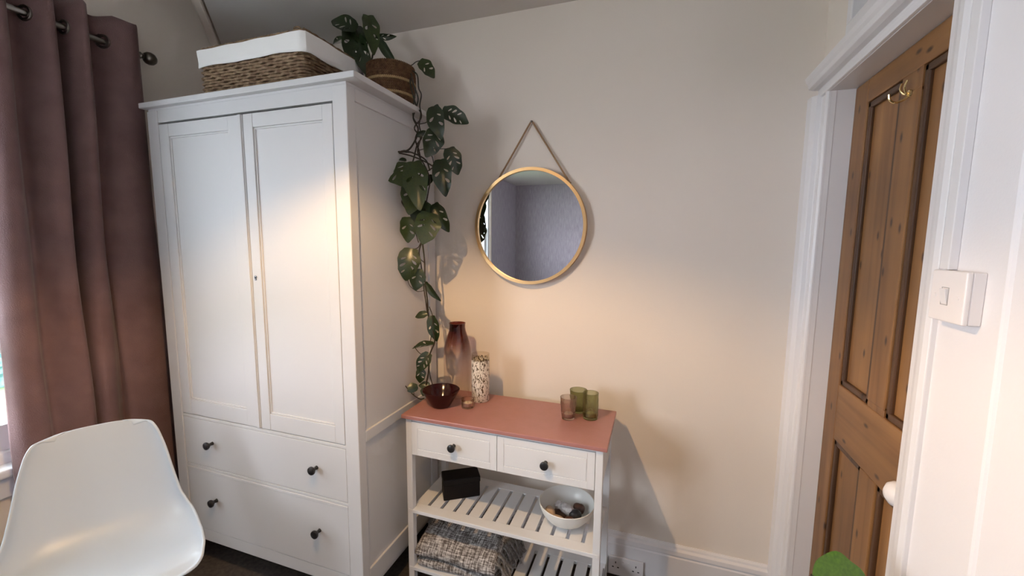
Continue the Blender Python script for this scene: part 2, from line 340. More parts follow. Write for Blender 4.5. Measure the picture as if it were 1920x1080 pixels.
# ---- door: architrave (trim_2..4), lining (trim_5), panelled pine door
def jamb(name, y0, sgn, ztop, xo):
    m = MB()
    m.prism([(XR, y0, 0), (xo, y0, 0), (xo - 0.004, y0 + sgn * 0.012, 0), (xo, y0 + sgn * 0.042, 0), (xo + 0.008, y0 + sgn * 0.052, 0), (xo + 0.012, y0 + sgn * 0.056, 0), (0.808, y0 + sgn * 0.060, 0), (0.810, y0 + sgn * 0.100, 0), (0.801, y0 + sgn * 0.105, 0), (0.801, y0 + sgn * 0.114, 0), (0.808, y0 + sgn * 0.1175, 0), (XR + 0.01, y0 + sgn * 0.119, 0)], (0, 0, 1))
    for p in m.v: p.z = FLOOR if p.z < 0.5 else ztop
    struct(m, name, M_gloss, 0.002)
jamb('trim_2', -0.001, -1, 1.925, 0.782)
m = MB()   # near jamb, narrower
m.prism([(XR, -0.797, 0), (0.797, -0.797, 0), (0.793, -0.785, 0), (0.795, -0.770, 0), (0.799, -0.755, 0), (0.802, -0.735, 0), (0.812, -0.733, 0), (XR, -0.733, 0)], (0, 0, 1))
for p in m.v: p.z = FLOOR if p.z < 0.5 else 2.0
struct(m, 'trim_3', M_gloss, 0.002)
m = MB()   # head
m.prism([(XR + 0.01, 0, 1.9225), (0.8075, 0, 1.9165), (0.800, 0, 1.918), (0.800, 0, 1.926), (0.811, 0, 1.929), (0.811, 0, 1.955), (0.794, 0, 1.956), (0.781, 0, 1.961), (0.778, 0, 1.974), (0.772, 0, 1.982), (0.768, 0, 1.996), (0.775, 0, 2.004), (XR, 0, 2.03)], (0, -0.80, 0))
struct(m, 'trim_4', M_gloss, 0.0015)
m = MB()
m.box(0.809, 0.985, DY1 - 0.001, DY1 + 0.03, FLOOR, DZ + 0.03).box(0.809, 0.985, DY0 - 0.03, DY0, FLOOR, DZ + 0.03).box(0.8085, 0.985, DY0, DY1, DZ - 0.0015, DZ + 0.03)
struct(m, 'trim_5', M_gloss, 0.002)
dr = root('door_1', (0.879, -0.44, FLOOR), kind='structure')
DX = 0.879
def dp(y0, y1, z0, z1, m=M_pine, d=0.0, name='stile', th=0.035):
    return MB().box(DX + d, DX + d + th, y0, y1, z0, z1).build(name, m, dr, 0.003)
yl, yr = DY1 - 0.002, DY0 + 0.004
dp(yl - 0.088, yl, FLOOR + 0.006, DZ - 0.003)                       # far stile
dp(yr, yr + 0.085, FLOOR + 0.006, DZ - 0.003)                        # near stile
dp(-0.4855, -0.395, 0.992, 1.80); dp(-0.4855, -0.395, FLOOR + 0.2, 0.792)    # muntins
dp(yr + 0.085, yl - 0.088, 1.845, DZ - 0.003, M_pineh, 0, 'rail'); dp(yr + 0.085, yl - 0.088, 0.792, 0.975, M_pineh, 0, 'rail'); dp(yr + 0.085, yl - 0.088, FLOOR + 0.006, FLOOR + 0.2, M_pineh, 0, 'rail')
MB().box(DX + 0.002, DX + 0.033, -0.4855, -0.395, 1.79, 1.85).build('stile', M_pine, dr)
MB().box(DX + 0.002, DX + 0.033, -0.4855, -0.395, 0.97, 1.0).build('stile', M_pine, dr)
for y0, y1 in ((-0.395, yl - 0.088), (yr + 0.085, -0.4855)):
    for z0, z1 in ((0.975, 1.845), (FLOOR + 0.2, 0.792)):
        pn = dp(y0, y1, z0, z1, M_pine, 0.014, 'panel', 0.015)
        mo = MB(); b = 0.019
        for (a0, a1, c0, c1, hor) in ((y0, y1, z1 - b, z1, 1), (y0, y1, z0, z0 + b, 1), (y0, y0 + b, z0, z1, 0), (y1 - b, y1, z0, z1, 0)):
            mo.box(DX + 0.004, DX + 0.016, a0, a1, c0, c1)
        mo.build('panel_moulding', M_pine_shade, pn, 0.004)
kb = at(1675, 925, x=0.835)
MB().lathe([(0.0, -0.062), (0.012, -0.060), (0.024, -0.052), (0.029, -0.040), (0.026, -0.028), (0.014, -0.018), (0.010, -0.008), (0.026, -0.004), (0.026, 0)], (DX, -0.665, 0.862), 28, (1, 0, 0)).build('door_knob', M_plast, dr, label='white round door knob')
# brass double coat hook on the upper panel
hk = Vector((DX - 0.001, -0.443, 1.803))
m = MB()
m.lathe([(0.0, -0.004), (0.008, -0.0035), (0.009, 0)], hk + Vector((0, 0, -0.008)), 20, (1, 0, 0))
m.tube(spline([hk + Vector((0, 0, -0.008)), hk + Vector((-0.008, 0.0, -0.020)), hk + Vector((-0.026, 0.002, -0.027)), hk + Vector((-0.038, 0.003, -0.019)), hk + Vector((-0.041, 0.003, -0.006))], 6), 0.0028, 8)
for sgn in (-1, 1):
    m.tube(spline([hk + Vector((0, 0, -0.008)), hk + Vector((-0.010, 0.005 * sgn, -0.007)), hk + Vector((-0.016, 0.010 * sgn, 0.006)), hk + Vector((-0.013, 0.012 * sgn, 0.020))], 6), 0.0024, 8)
m.build('coat_hook', M_brassh, dr, label='polished brass double coat hook')
# light over the door
tr_ = root('window_3', (0.84, -0.5, TZ0), kind='structure')
m = MB()
def ring(m, x0, x1, y0, y1, z0, z1, b):
    m.box(x0, x1, y0, y1, z0, z0 + b).box(x0, x1, y0, y1, z1 - b, z1).box(x0, x1, y0, y0 + b, z0 + b, z1 - b).box(x0, x1, y1 - b, y1, z0 + b, z1 - b)
ring(m, XR - 0.016, XR + 0.02, TY0 - 0.02, TY1 + 0.028, TZ0 - 0.02, TZ1 + 0.02, 0.034); m.build('window_frame', M_gloss, tr_, 0.003)
m = MB(); ring(m, XR + 0.02, XR + 0.1, TY0, TY1, TZ0, TZ1, 0.045); m.build('sash', M_gloss, tr_, 0.003)
MB().box(XR + 0.085, XR + 0.09, TY0 + 0.04, TY1 - 0.04, TZ0 + 0.04, TZ1 - 0.04).build('pane', M_pane, tr_)
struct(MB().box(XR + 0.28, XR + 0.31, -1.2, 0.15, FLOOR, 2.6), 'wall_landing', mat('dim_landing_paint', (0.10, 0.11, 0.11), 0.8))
# vertical double bead on the right wall, nearest the camera
m = MB(); m.prism([(XN, -0.926, 0), (XN - 0.0035, -0.929, 0), (XN - 0.001, -0.9325, 0), (XN - 0.0035, -0.936, 0), (XN, -0.939, 0)], (0, 0, 1))
for p in m.v: p.z = 0.148 if p.z < 0.5 else ZC
for p in m.v: p.y -= 0.02 * (1.55 - p.z) * 0.9 / 0.68 if p.z < 1 else 0
struct(m, 'trim_6', M_wallR)

# ---- window in the left wall: sliding sashes, frosted above, clear below
def window(name, y0, y1, frost, WZ1=WZ1, WZ0=WZ0, zm=1.0):
    r = root(name, (XL - 0.1, (y0 + y1) / 2, WZ0), kind='structure')
    m = MB(); ring(m, XL - 0.17, XL - 0.02, y0, y1, WZ0, WZ1, 0.045); m.build('window_frame', M_wframe, r, 0.004)
    a0, a1 = y0 + 0.045, y1 - 0.045
    m = MB(); ring(m, XL - 0.10, XL - 0.055, a0, a1, WZ0 + 0.045, zm + 0.03, 0.05); m.box(XL - 0.10, XL - 0.05, a0, a1, WZ0 + 0.04, WZ0 + 0.145); m.build('sash', M_wframe, r, 0.003)
    m = MB(); ring(m, XL - 0.15, XL - 0.105, a0, a1, zm - 0.02, WZ1 - 0.045, 0.045); m.build('sash', M_wframe, r, 0.003)
    MB().box(XL - 0.08, XL - 0.076, a0 + 0.04, a1 - 0.04, WZ0 + 0.13, zm).build('pane', M_pane, r)
    MB().box(XL - 0.13, XL - 0.126, a0 + 0.04, a1 - 0.04, zm, WZ1 - 0.08).build('pane', M_frost if frost else M_pane, r, label='frosted upper pane' if frost else None)
    m = MB(); m.box(XL - 0.05, XL + 0.045, y0 - 0.06, y1 + 0.06, WZ0 - 0.035, WZ0 + 0.002); m.build('window_sill', M_wframe, r, 0.01, seg=3)
    MB().box(XL, XL + 0.014, y0 - 0.04, y1 + 0.04, WZ0 - 0.12, WZ0 - 0.035).build('apron', M_wframe, r, 0.004)
window('window_1', WY0, WY1, True)
window('fill_window', W2Y0, W2Y1, False, 2.3, 0.92, 1.62)  # added window farther back, placed and sized to bring in daylight fill

# ---- garden outside
struct(MB().box(-20.5, -2.2, -30, 30, -3.3, -2.8), 'ground', M_grass)
def bush(name, c, rx, ry, rz, label, seed, mm):
    rnd = random.Random(seed); bm = bmesh.new(); bmesh.ops.create_icosphere(bm, subdivisions=5, radius=1)
    from mathutils import noise
    for v in bm.verts:
        d = 1 + 0.22 * noise.noise(v.co * 3 + Vector((seed, 0, 0))) + 0.16 * noise.noise(v.co * 11 + Vector((0, seed, 0)))
        v.co = Vector((v.co.x * rx * d, v.co.y * ry * d, max(v.co.z, -0.55) * rz * d))
    me = bpy.data.meshes.new(name); bm.to_mesh(me); bm.free(); me.materials.append(mm)
    o = bpy.data.objects.new(name, me); C.objects.link(o); o.location = c; tag(o, label, 'bush', 'bushes beyond the lawn')
bush('garden_bush', (-17.8, 3.68, -2.25), 0.9, 0.92, 1.05, 'blue-green bush at the far edge of the lawn outside the window', 3, M_hedge)
bush('garden_bush', (-17.2, 5.55, -2.25), 0.85, 0.88, 1.05, 'pale flecked bush beside the curtain edge beyond the lawn', 4, M_hedge2)

# ------------------------------------------------------------------ curtain and rod
RX, RZ = -1.90, 2.232
rd = root('curtain_rod', (RX, -0.9, RZ), 'dark pewter curtain rod with a ball finial above the left window', 'curtain rod')
MB().tube([(RX, -0.485, RZ), (RX, -1.9, RZ)], 0.011, 14).build('rod', M_nick, rd)
MB().lathe([(0.0, 0), (0.012, 0.001), (0.015, 0.006), (0.012, 0.012), (0.010, 0.020), (0.017, 0.023), (0.025, 0.033), (0.0275, 0.045), (0.025, 0.057), (0.016, 0.067), (0.0, 0.071)], (RX, -0.490, RZ), 24, (0, 1, 0)).build('finial', M_pew, rd)
for yb in (-0.505, -1.85):
    m = MB(); m.tube([(XL, yb, RZ - 0.012), (RX, yb, RZ - 0.012)], 0.006, 10); m.lathe([(0.024, 0), (0.024, 0.006), (0, 0.007)], (XL, yb, RZ - 0.012), 20, (1, 0, 0)); m.build('bracket', M_pew, rd)
# wave of the cloth seen from above: (y, x offset); it crosses the rod at every eyelet
def wave(tt, dep):
    # tt from right end (0) to left end (1)
    ctrl = [(-0.480, -0.030), (-0.492, 0.008), (-0.520, 0.046), (-0.565, 0.050), (-0.604, 0.010), (-0.628, -0.040), (-0.655, -0.052), (-0.674, -0.018), (-0.682, 0.045), (-0.706, 0.066), (-0.728, 0.020), (-0.738, -0.045), (-0.757, -0.050), (-0.768, -0.015), (-0.778, 0.042), (-0.806, 0.052), (-0.832, 0.012), (-0.850, -0.042), (-0.872, -0.045), (-0.890, 0.0), (-0.905, 0.045), (-0.930, 0.058), (-0.955, 0.030), (-0.965, -0.02)]
    return ctrl
ctrl = wave(0, 0)
pathT = spline([(p[1], p[0], 0) for p in ctrl], 5)
ctrlB = [(-0.470, -0.020), (-0.485, 0.015), (-0.520, 0.040), (-0.585, 0.055), (-0.640, 0.045), (-0.665, 0.025), (-0.672, 0.0), (-0.690, 0.025), (-0.715, 0.060), (-0.750, 0.065), (-0.768, 0.030), (-0.772, -0.045), (-0.780, -0.045), (-0.786, 0.030), (-0.810, 0.068), (-0.850, 0.055), (-0.880, 0.030), (-0.900, 0.020), (-0.915, 0.030), (-0.930, 0.055), (-0.955, 0.070), (-0.980, 0.060), (-0.998, 0.030), (-1.005, -0.01)]
pathB = spline([(p[1], p[0], 0) for p in ctrlB], 5)
NP = len(pathT)
ct = root('curtain', (RX, -0.72, FLOOR), 'dusty mauve velvet eyelet curtain drawn to the right of the window', 'curtain')
def clothpt(i, v):
    # v 0 top .. 1 bottom
    a = pathT[i]; b = pathB[i]; e = min(1, max(0, (v - 0.03) / 0.55)); e = e * e * (3 - 2 * e)
    p = a.lerp(b, e)
    top = 2.338 - 0.008 * abs(sin(i * 0.35)) - 0.03 * max(0, 1 - i / 8) ** 2
    z = lerp(top, FLOOR + 0.012, v)
    wob = 0.006 * sin(v * 9 + i * 0.3) * e
    return Vector((RX + p.x + wob, p.y + 0.004 * sin(v * 14 + i * 0.17) * e, z))
NV = 60
m = MB(); m.add([clothpt(i, j / NV) for i in range(NP) for j in range(NV + 1)], [(i * (NV + 1) + j, (i + 1) * (NV + 1) + j, (i + 1) * (NV + 1) + j + 1, i * (NV + 1) + j + 1) for i in range(NP - 1) for j in range(NV)], True)
o = m.build('cloth', M_vel, ct); s_ = o.modifiers.new('thickness', 'SOLIDIFY'); s_.thickness = 0.004; s_.offset = 0
for i in range(1, NP - 1):      # an eyelet ring wherever the cloth crosses the rod
    a, b = pathT[i - 1].x, pathT[i].x
    if (a > 0) != (b > 0) and i > 8 and i < NP - 6:
        p = pathT[i]; t = (pathT[i] - pathT[i - 1]).normalized(); nrm = Vector((t.y, -t.x, 0))
        MB().lathe([(0.018, -0.004), (0.027, -0.005), (0.0285, 0), (0.027, 0.005), (0.018, 0.004), (0.018, -0.004)], (RX, p.y, RZ), 24, nrm).build('eyelet', M_nick, ct)

# ------------------------------------------------------------------ wardrobe
wx0, wx1, wf, wb = -1.696, -0.694, -0.597, -0.022
wd = root('wardrobe', ((wx0 + wx1) / 2, (wf + wb) / 2, FLOOR), 'tall white panelled wardrobe with two doors above two drawers', 'wardrobe')
P_ = 0.060
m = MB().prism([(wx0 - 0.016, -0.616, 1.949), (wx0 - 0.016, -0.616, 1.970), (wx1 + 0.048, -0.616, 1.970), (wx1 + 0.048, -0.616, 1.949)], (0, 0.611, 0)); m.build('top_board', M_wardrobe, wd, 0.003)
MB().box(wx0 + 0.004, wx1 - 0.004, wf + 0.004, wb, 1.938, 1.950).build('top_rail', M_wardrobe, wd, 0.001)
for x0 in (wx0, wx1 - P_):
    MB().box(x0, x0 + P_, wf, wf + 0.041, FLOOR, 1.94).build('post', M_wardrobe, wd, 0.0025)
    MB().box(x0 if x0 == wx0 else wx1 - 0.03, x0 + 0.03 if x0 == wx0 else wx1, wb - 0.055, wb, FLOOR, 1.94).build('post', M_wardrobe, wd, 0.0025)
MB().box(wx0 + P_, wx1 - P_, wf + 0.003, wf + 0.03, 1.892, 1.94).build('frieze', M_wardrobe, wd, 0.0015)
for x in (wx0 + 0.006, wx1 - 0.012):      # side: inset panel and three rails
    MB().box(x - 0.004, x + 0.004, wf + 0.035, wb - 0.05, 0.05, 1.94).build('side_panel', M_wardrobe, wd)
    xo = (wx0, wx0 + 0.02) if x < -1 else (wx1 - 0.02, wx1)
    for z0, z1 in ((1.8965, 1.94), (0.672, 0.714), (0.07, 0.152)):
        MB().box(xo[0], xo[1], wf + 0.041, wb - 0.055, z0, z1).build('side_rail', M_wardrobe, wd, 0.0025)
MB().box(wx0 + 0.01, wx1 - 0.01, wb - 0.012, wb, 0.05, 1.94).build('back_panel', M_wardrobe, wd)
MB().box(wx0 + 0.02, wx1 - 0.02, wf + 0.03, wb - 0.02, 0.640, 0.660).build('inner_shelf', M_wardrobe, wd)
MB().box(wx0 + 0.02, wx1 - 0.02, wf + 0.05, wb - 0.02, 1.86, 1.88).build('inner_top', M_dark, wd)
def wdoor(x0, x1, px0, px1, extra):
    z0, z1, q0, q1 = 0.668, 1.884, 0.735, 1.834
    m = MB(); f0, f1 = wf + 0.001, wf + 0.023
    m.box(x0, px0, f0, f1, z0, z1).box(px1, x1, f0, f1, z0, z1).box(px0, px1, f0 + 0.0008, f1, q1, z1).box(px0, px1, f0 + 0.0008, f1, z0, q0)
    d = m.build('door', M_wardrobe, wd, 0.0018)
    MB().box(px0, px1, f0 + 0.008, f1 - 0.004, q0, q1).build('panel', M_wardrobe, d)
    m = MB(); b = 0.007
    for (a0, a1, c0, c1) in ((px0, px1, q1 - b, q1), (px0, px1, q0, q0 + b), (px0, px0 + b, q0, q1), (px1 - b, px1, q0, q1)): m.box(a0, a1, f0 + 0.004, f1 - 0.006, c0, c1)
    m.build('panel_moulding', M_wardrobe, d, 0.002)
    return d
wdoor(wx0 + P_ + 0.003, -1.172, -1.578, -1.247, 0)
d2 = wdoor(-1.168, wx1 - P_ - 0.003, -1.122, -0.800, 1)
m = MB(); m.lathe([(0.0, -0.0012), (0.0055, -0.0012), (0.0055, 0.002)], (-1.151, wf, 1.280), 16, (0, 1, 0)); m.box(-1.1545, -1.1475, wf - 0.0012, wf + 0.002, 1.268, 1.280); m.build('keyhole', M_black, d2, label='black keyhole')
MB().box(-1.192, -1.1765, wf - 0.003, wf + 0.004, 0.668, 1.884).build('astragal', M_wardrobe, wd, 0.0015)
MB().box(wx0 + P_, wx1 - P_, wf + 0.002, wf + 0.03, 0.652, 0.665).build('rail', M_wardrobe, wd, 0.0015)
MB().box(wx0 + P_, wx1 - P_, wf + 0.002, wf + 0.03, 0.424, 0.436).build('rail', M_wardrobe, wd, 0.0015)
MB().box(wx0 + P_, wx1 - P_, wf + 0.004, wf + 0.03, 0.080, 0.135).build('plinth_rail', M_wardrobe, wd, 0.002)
def knob(c, r, par, ax=(0, -1, 0)):
    return MB().lathe([(0.0075 * r, 0), (0.0062 * r, 0.006 * r), (0.006 * r, 0.012 * r), (0.010 * r, 0.017 * r), (0.0148 * r, 0.022 * r), (0.0158 * r, 0.026 * r), (0.0145 * r, 0.030 * r), (0.009 * r, 0.0325 * r), (0.0, 0.033 * r)], c, 24, ax).build('knob', M_black, par, label='black mushroom knob')
for z0, z1, zk in ((0.4375, 0.6505, 0.553), (0.1375, 0.4225, 0.292)):
    d = MB().box(wx0 + P_ + 0.002, wx1 - P_ - 0.002, wf + 0.002, wf + 0.022, z0, z1).build('drawer', M_wardrobe, wd, 0.002)
    if zk < 0.4: MB().box(wx0 + P_ + 0.002, wx1 - P_ - 0.002, wf + 0.0005, wf + 0.01, 0.4095, 0.4215).build('drawer_lip', M_wardrobe, d, 0.0015)
    for xk in (-1.462, -0.897): knob((xk, wf + 0.002, zk), 1.05, d)

# ------------------------------------------------------------------ woven storage basket on the wardrobe
def smooth_rect(x0, x1, y0, y1, r, n=6):
    out = []
    for cx, cy, a0 in ((x1 - r, y1 - r, 0), (x0 + r, y1 - r, pi / 2), (x0 + r, y0 + r, pi), (x1 - r, y0 + r, 3 * pi / 2)):
        for k in range(n + 1): a = a0 + pi / 2 * k / n; out.append(Vector((cx + r * cos(a), cy + r * sin(a), 0)))
    return out
def resample(loop, step):
    pts = loop + [loop[0]]; L = [0]
    for a, b in zip(pts, pts[1:]): L.append(L[-1] + (b - a).length)
    n = int(L[-1] / step); n += n % 2; out = []; j = 0
    for k in range(n):
        s = L[-1] * k / n
        while L[j + 1] < s: j += 1
        out.append(pts[j].lerp(pts[j + 1], (s - L[j]) / max(1e-9, L[j + 1] - L[j])))
    return out
def weave(m, loop, z0, z1, rows, amp, r, step, sides=5):
    pts = resample(loop, step); n = len(pts); cen = sum(pts, Vector()) / n
    nrm = []
    for i in range(n):
        t = (pts[(i + 1) % n] - pts[i - 1]).normalized(); q = Vector((t.y, -t.x, 0)); nrm.append(q if q.dot(pts[i] - cen) > 0 else -q)
    for k in range(rows):
        z = lerp(z0, z1, (k + 0.5) / rows)
        m.tube([pts[i] + nrm[i] * amp * cos(pi * (i // 2 + k)) * (1 if i % 2 == 0 else 0.0) + Vector((random.uniform(-1, 1) * 0.0006, random.uniform(-1, 1) * 0.0006, z + 0.0009 * sin(i * 0.9 + k * 2.3))) for i in range(n)], [r * random.uniform(0.85, 1.15) for _ in range(n)], sides, True)
bx0, bx1, by0, by1 = -1.4445, -0.9065, -0.55, -0.235
bk = root('storage_basket', ((bx0 + bx1) / 2, (by0 + by1) / 2, 1.970), 'rectangular woven seagrass basket with white cotton cuff on top of the wardrobe', 'basket')
m = MB(); weave(m, smooth_rect(bx0 + 0.006, bx1 - 0.006, by0 + 0.006, by1 - 0.006, 0.02), 1.977, 2.106, 12, 0.0042, 0.0060, 0.0165)
m.build('weave', M_sea, bk, kind='stuff')
m = MB(); inner = smooth_rect(bx0 + 0.010, bx1 - 0.010, by0 + 0.010, by1 - 0.010, 0.018)
m.add([p + Vector((0, 0, 1.972)) for p in inner] + [p + Vector((0, 0, 2.146)) for p in inner], [(i, (i + 1) % len(inner), len(inner) + (i + 1) % len(inner), len(inner) + i) for i in range(len(inner))] + [tuple(range(len(inner)))], True)
m.build('basket_wall', M_sead, bk)
cuff = resample(smooth_rect(bx0 - 0.006, bx1 + 0.006, by0 - 0.006, by1 + 0.006, 0.018), 0.02)
m = MB(); nC = len(cuff); cb = sum(cuff, Vector()) / nC
def cuffz(i, p): return 2.090 + 0.004 * sin(i * 0.31) + (0.006 * sin((p.x - bx0) * 7) if p.y < by0 + 0.02 else 0)
vsx = []
for lev in range(5):
    t = lev / 4
    for i, p in enumerate(cuff):
        zz = lerp(cuffz(i, p), 2.158, t); q = p + (p - cb).normalized() * 0.0022 * sin(i * 0.8 + lev); q.z = zz; vsx.append(q)
for i, p in enumerate(cuff):
    q = cb + (p - cb) * 0.965; q.z = 2.159; vsx.append(q)
m.add(vsx, [(l * nC + i, l * nC + (i + 1) % nC, (l + 1) * nC + (i + 1) % nC, (l + 1) * nC + i) for l in range(5) for i in range(nC)], True)
o = m.build('cotton_cuff', M_linen, bk, label='white cotton cuff'); s_ = o.modifiers.new('thickness', 'SOLIDIFY'); s_.thickness = 0.0025; s_.offset = -1
# lid: woven slab with a rope edge
lid = resample(smooth_rect(bx0 + 0.002, bx1 - 0.006, by0 + 0.008, by1 - 0.004, 0.018), 0.012)
m = MB()
for k in range(13):
    y = lerp(by0 + 0.02, by1 - 0.015, k / 12); m.tube([(lerp(bx0 + 0.01, bx1 - 0.012, i / 40), y, 2.164 + 0.003 * cos(pi * (i + k)) ) for i in range(41)], 0.0125, 6)
m.tube([p + Vector((0, 0, 2.165 + 0.0015 * sin(i * 1.9))) for i, p in enumerate(lid)], 0.006, 6, True)
m.build('lid', M_sea, bk, kind='stuff', label='woven lid with a rope edge')
m = MB(); m.tube(spline([(bx1 - 0.055, by0 + 0.012, 2.166), (bx1 - 0.048, by0 + 0.006, 2.176), (bx1 - 0.03, by0 + 0.008, 2.176), (bx1 - 0.022, by0 + 0.012, 2.166)], 5), 0.003, 6); m.build('lid_loop', M_sea, bk)

# ------------------------------------------------------------------ trailing plant in its plaited pot
PY = -0.205
pc = Vector((-0.792, PY, 1.970))
pl = root('trailing_plant', pc, 'trailing Swiss cheese plant with holed leaves in a brown plaited pot', 'plant')
def potr(t): return table([0, 0.15, 0.5, 0.8, 1.0], [0.078, 0.089, 0.098, 0.098, 0.094], t)
PH = 0.178
pot = MB().lathe([(0.0, 0.002), (0.074, 0.002)] + [(potr(k / 12) - 0.006, PH * k / 12) for k in range(13)] + [(0.085, PH), (0.082, PH - 0.03), (0.0, PH - 0.03)], pc, 40).build('pot', M_sead, pl)
for (mm, rows, nm) in ((M_sead, [k for k in range(17) if k not in (5, 10)], 'plait'), (M_seal, [5, 10], 'pale_plait')):
    m = MB()
    for k in rows:
        t = (k + 0.5) / 17; r = potr(t); n = 84
        for ph in (0, 1):
            m.tube([pc + Vector(((r + 0.0026 * (1 if (i + ph) % 2 else -0.4)) * cos(2 * pi * i / n), (r + 0.0026 * (1 if (i + ph) % 2 else -0.4)) * sin(2 * pi * i / n), PH * t + (0.003 if ph else -0.003) * cos(pi * i))) for i in range(n)], 0.0036, 4, True)
    m.build(nm, mm, pot, kind='stuff', label='pale plaited band' if nm == 'pale_plait' else None)
MB().lathe([(0, PH - 0.022), (0.05, PH - 0.020), (0.083, PH - 0.028)], pc, 24).build('soil', M_soil, pl)

def leaf_mesh(name, wr, holes, seed, notch=True):
    """flat leaf along +x (length 1, base at 0) with elongated holes between its veins, then cupped and drooped"""
    rnd = random.Random(seed); out = []
    n = 44
    for k in range(n):
        a = 2 * pi * k / n
        # heart-oval outline
        s = 0.5 - 0.5 * cos(a); wdt = wr * (sin(a)) * (1.03 - 0.24 * s) * (1 + 0.05 * sin(6 * a))
        x = s * (1 if s > 0.0 else 0)
        if s < 0.12: x = s - 0.16 * abs(sin(a)) * (1 if notch else 0) * 0.6
        if s > 0.9: x = s + (s - 0.9) * 0.7; wdt *= 1 - (s - 0.9) * 3.2
        out.append(Vector((x, wdt)))
    pts = list(out); edges = [(i, (i + 1) % n) for i in range(n)]
    faces = [list(range(n))]
    for (s, sd, ln, wd_) in holes:
        hw = wr * (1.03 - 0.24 * s) * 2 * sqrt(max(0.01, s * (1 - s)))
        c = Vector((s + 0.03, sd * hw * 0.46)); ang = sd * radians(58 - 22 * s); ux = Vector((cos(ang), sin(ang))); uy = Vector((-ux.y, ux.x)); h = []
        m_ = 10; st = len(pts)
        for k in range(m_):
            a = 2 * pi * k / m_; h.append(c + ux * (ln * hw * cos(a)) + uy * (wd_ * (sin(a)) * (1 + 0.35 * cos(a))))
        pts += h; edges += [(st + k, st + (k + 1) % m_) for k in range(m_)]; faces.append(list(range(st, st + m_)))
    outer = len(pts)
    for i in range(1, 12):
        x = i / 12; pts.append(Vector((x, 0.0)))
        for sd in (-1, 1):
            for q in (0.33, 0.72):
                hw = wr * (1.03 - 0.24 * x) * 2 * sqrt(max(0.01, x * (1 - x))); pts.append(Vector((x + rnd.uniform(-.01, .01), sd * hw * q)))
    r = geometry.delaunay_2d_cdt(pts, edges, faces, 0, 1e-5)
    vs2, _, fs2 = r[0], r[1], r[2]
    def inside(p, poly):
        c = False; j = len(poly) - 1
        for i in range(len(poly)):
            if (poly[i].y > p.y) != (poly[j].y > p.y) and p.x < (poly[j].x - poly[i].x) * (p.y - poly[i].y) / (poly[j].y - poly[i].y + 1e-12) + poly[i].x: c = not c
            j = i
        return c
    keep = []
    for f in fs2:
        c = sum((vs2[i] for i in f), Vector((0, 0))) / len(f)
        if inside(c, out) and not any(inside(c, [pts[i] for i in h]) for h in faces[1:]): keep.append(tuple(f))
    def bend(p):
        x, y = p.x, p.y
        z = 0.32 * abs(y) ** 1.25 - 0.26 * max(0, x) ** 2.2 + 0.012 * sin(18 * x) * abs(y) / max(wr, .1) + 0.05 * sin(5 * x + seed) * y
        return Vector((x, y, z + 0.10 * x))
    me = bpy.data.meshes.new(name); me.from_pydata([bend(p) for p in vs2], [], keep); me.update()
    me.polygons.foreach_set('use_smooth', [True] * len(me.polygons))
    return me
H1 = [(0.25, 1, .30, .022), (0.30, -1, .32, .026), (0.46, 1, .34, .030), (0.50, -1, .34, .028), (0.68, 1, .30, .022)]
H2 = [(0.34, 1, .30, .026), (0.42, -1, .34, .036), (0.62, 1, .34, .040)]
H3 = [(0.24, 1, .28, .024), (0.34, -1, .30, .028), (0.42, 1, .32, .034), (0.55, -1, .32, .036), (0.62, 1, .30, .028), (0.76, -1, .28, .022)]
LEAF = {}
for mk, mm in (('A', M_leafA), ('B', M_leafB)):
    for vk, (wr_, hs) in enumerate(((0.36, H1), (0.34, H2), (0.37, H3), (0.33, []))):
        me = leaf_mesh('leaf_' + mk, wr_, hs, vk + 1); me.materials.append(mm); LEAF[mk, vk] = me
def put_leaf(base, tip, width_ratio, par, mk='A', vk=0, roll=0.0, facing=None, name='leaf'):
    """leaf blade from base to tip; its face is turned to 'facing' (room side by default), rolled by some radians"""
    base = Vector(base); tip = Vector(tip); x = tip - base; L = x.length; x.normalize()
    fd = Vector(facing) if facing else Vector((0.55, -0.80, 0.25))
    z = fd - x * fd.dot(x); z.normalize(); z = Matrix.Rotation(roll, 3, x) @ z; y = z.cross(x)
    o = bpy.data.objects.new(name, LEAF[mk, vk]); C.objects.link(o); o.parent = par
    sc = (L, L * width_ratio, L)
    M = Matrix(((x.x, y.x, z.x, 0), (x.y, y.y, z.y, 0), (x.z, y.z, z.z, 0), (0, 0, 0, 1)))
    o.matrix_local = Matrix.Translation(base - WL[par]) @ M @ Matrix.Diagonal((*sc, 1)); WL[o] = WL[par]
    return o
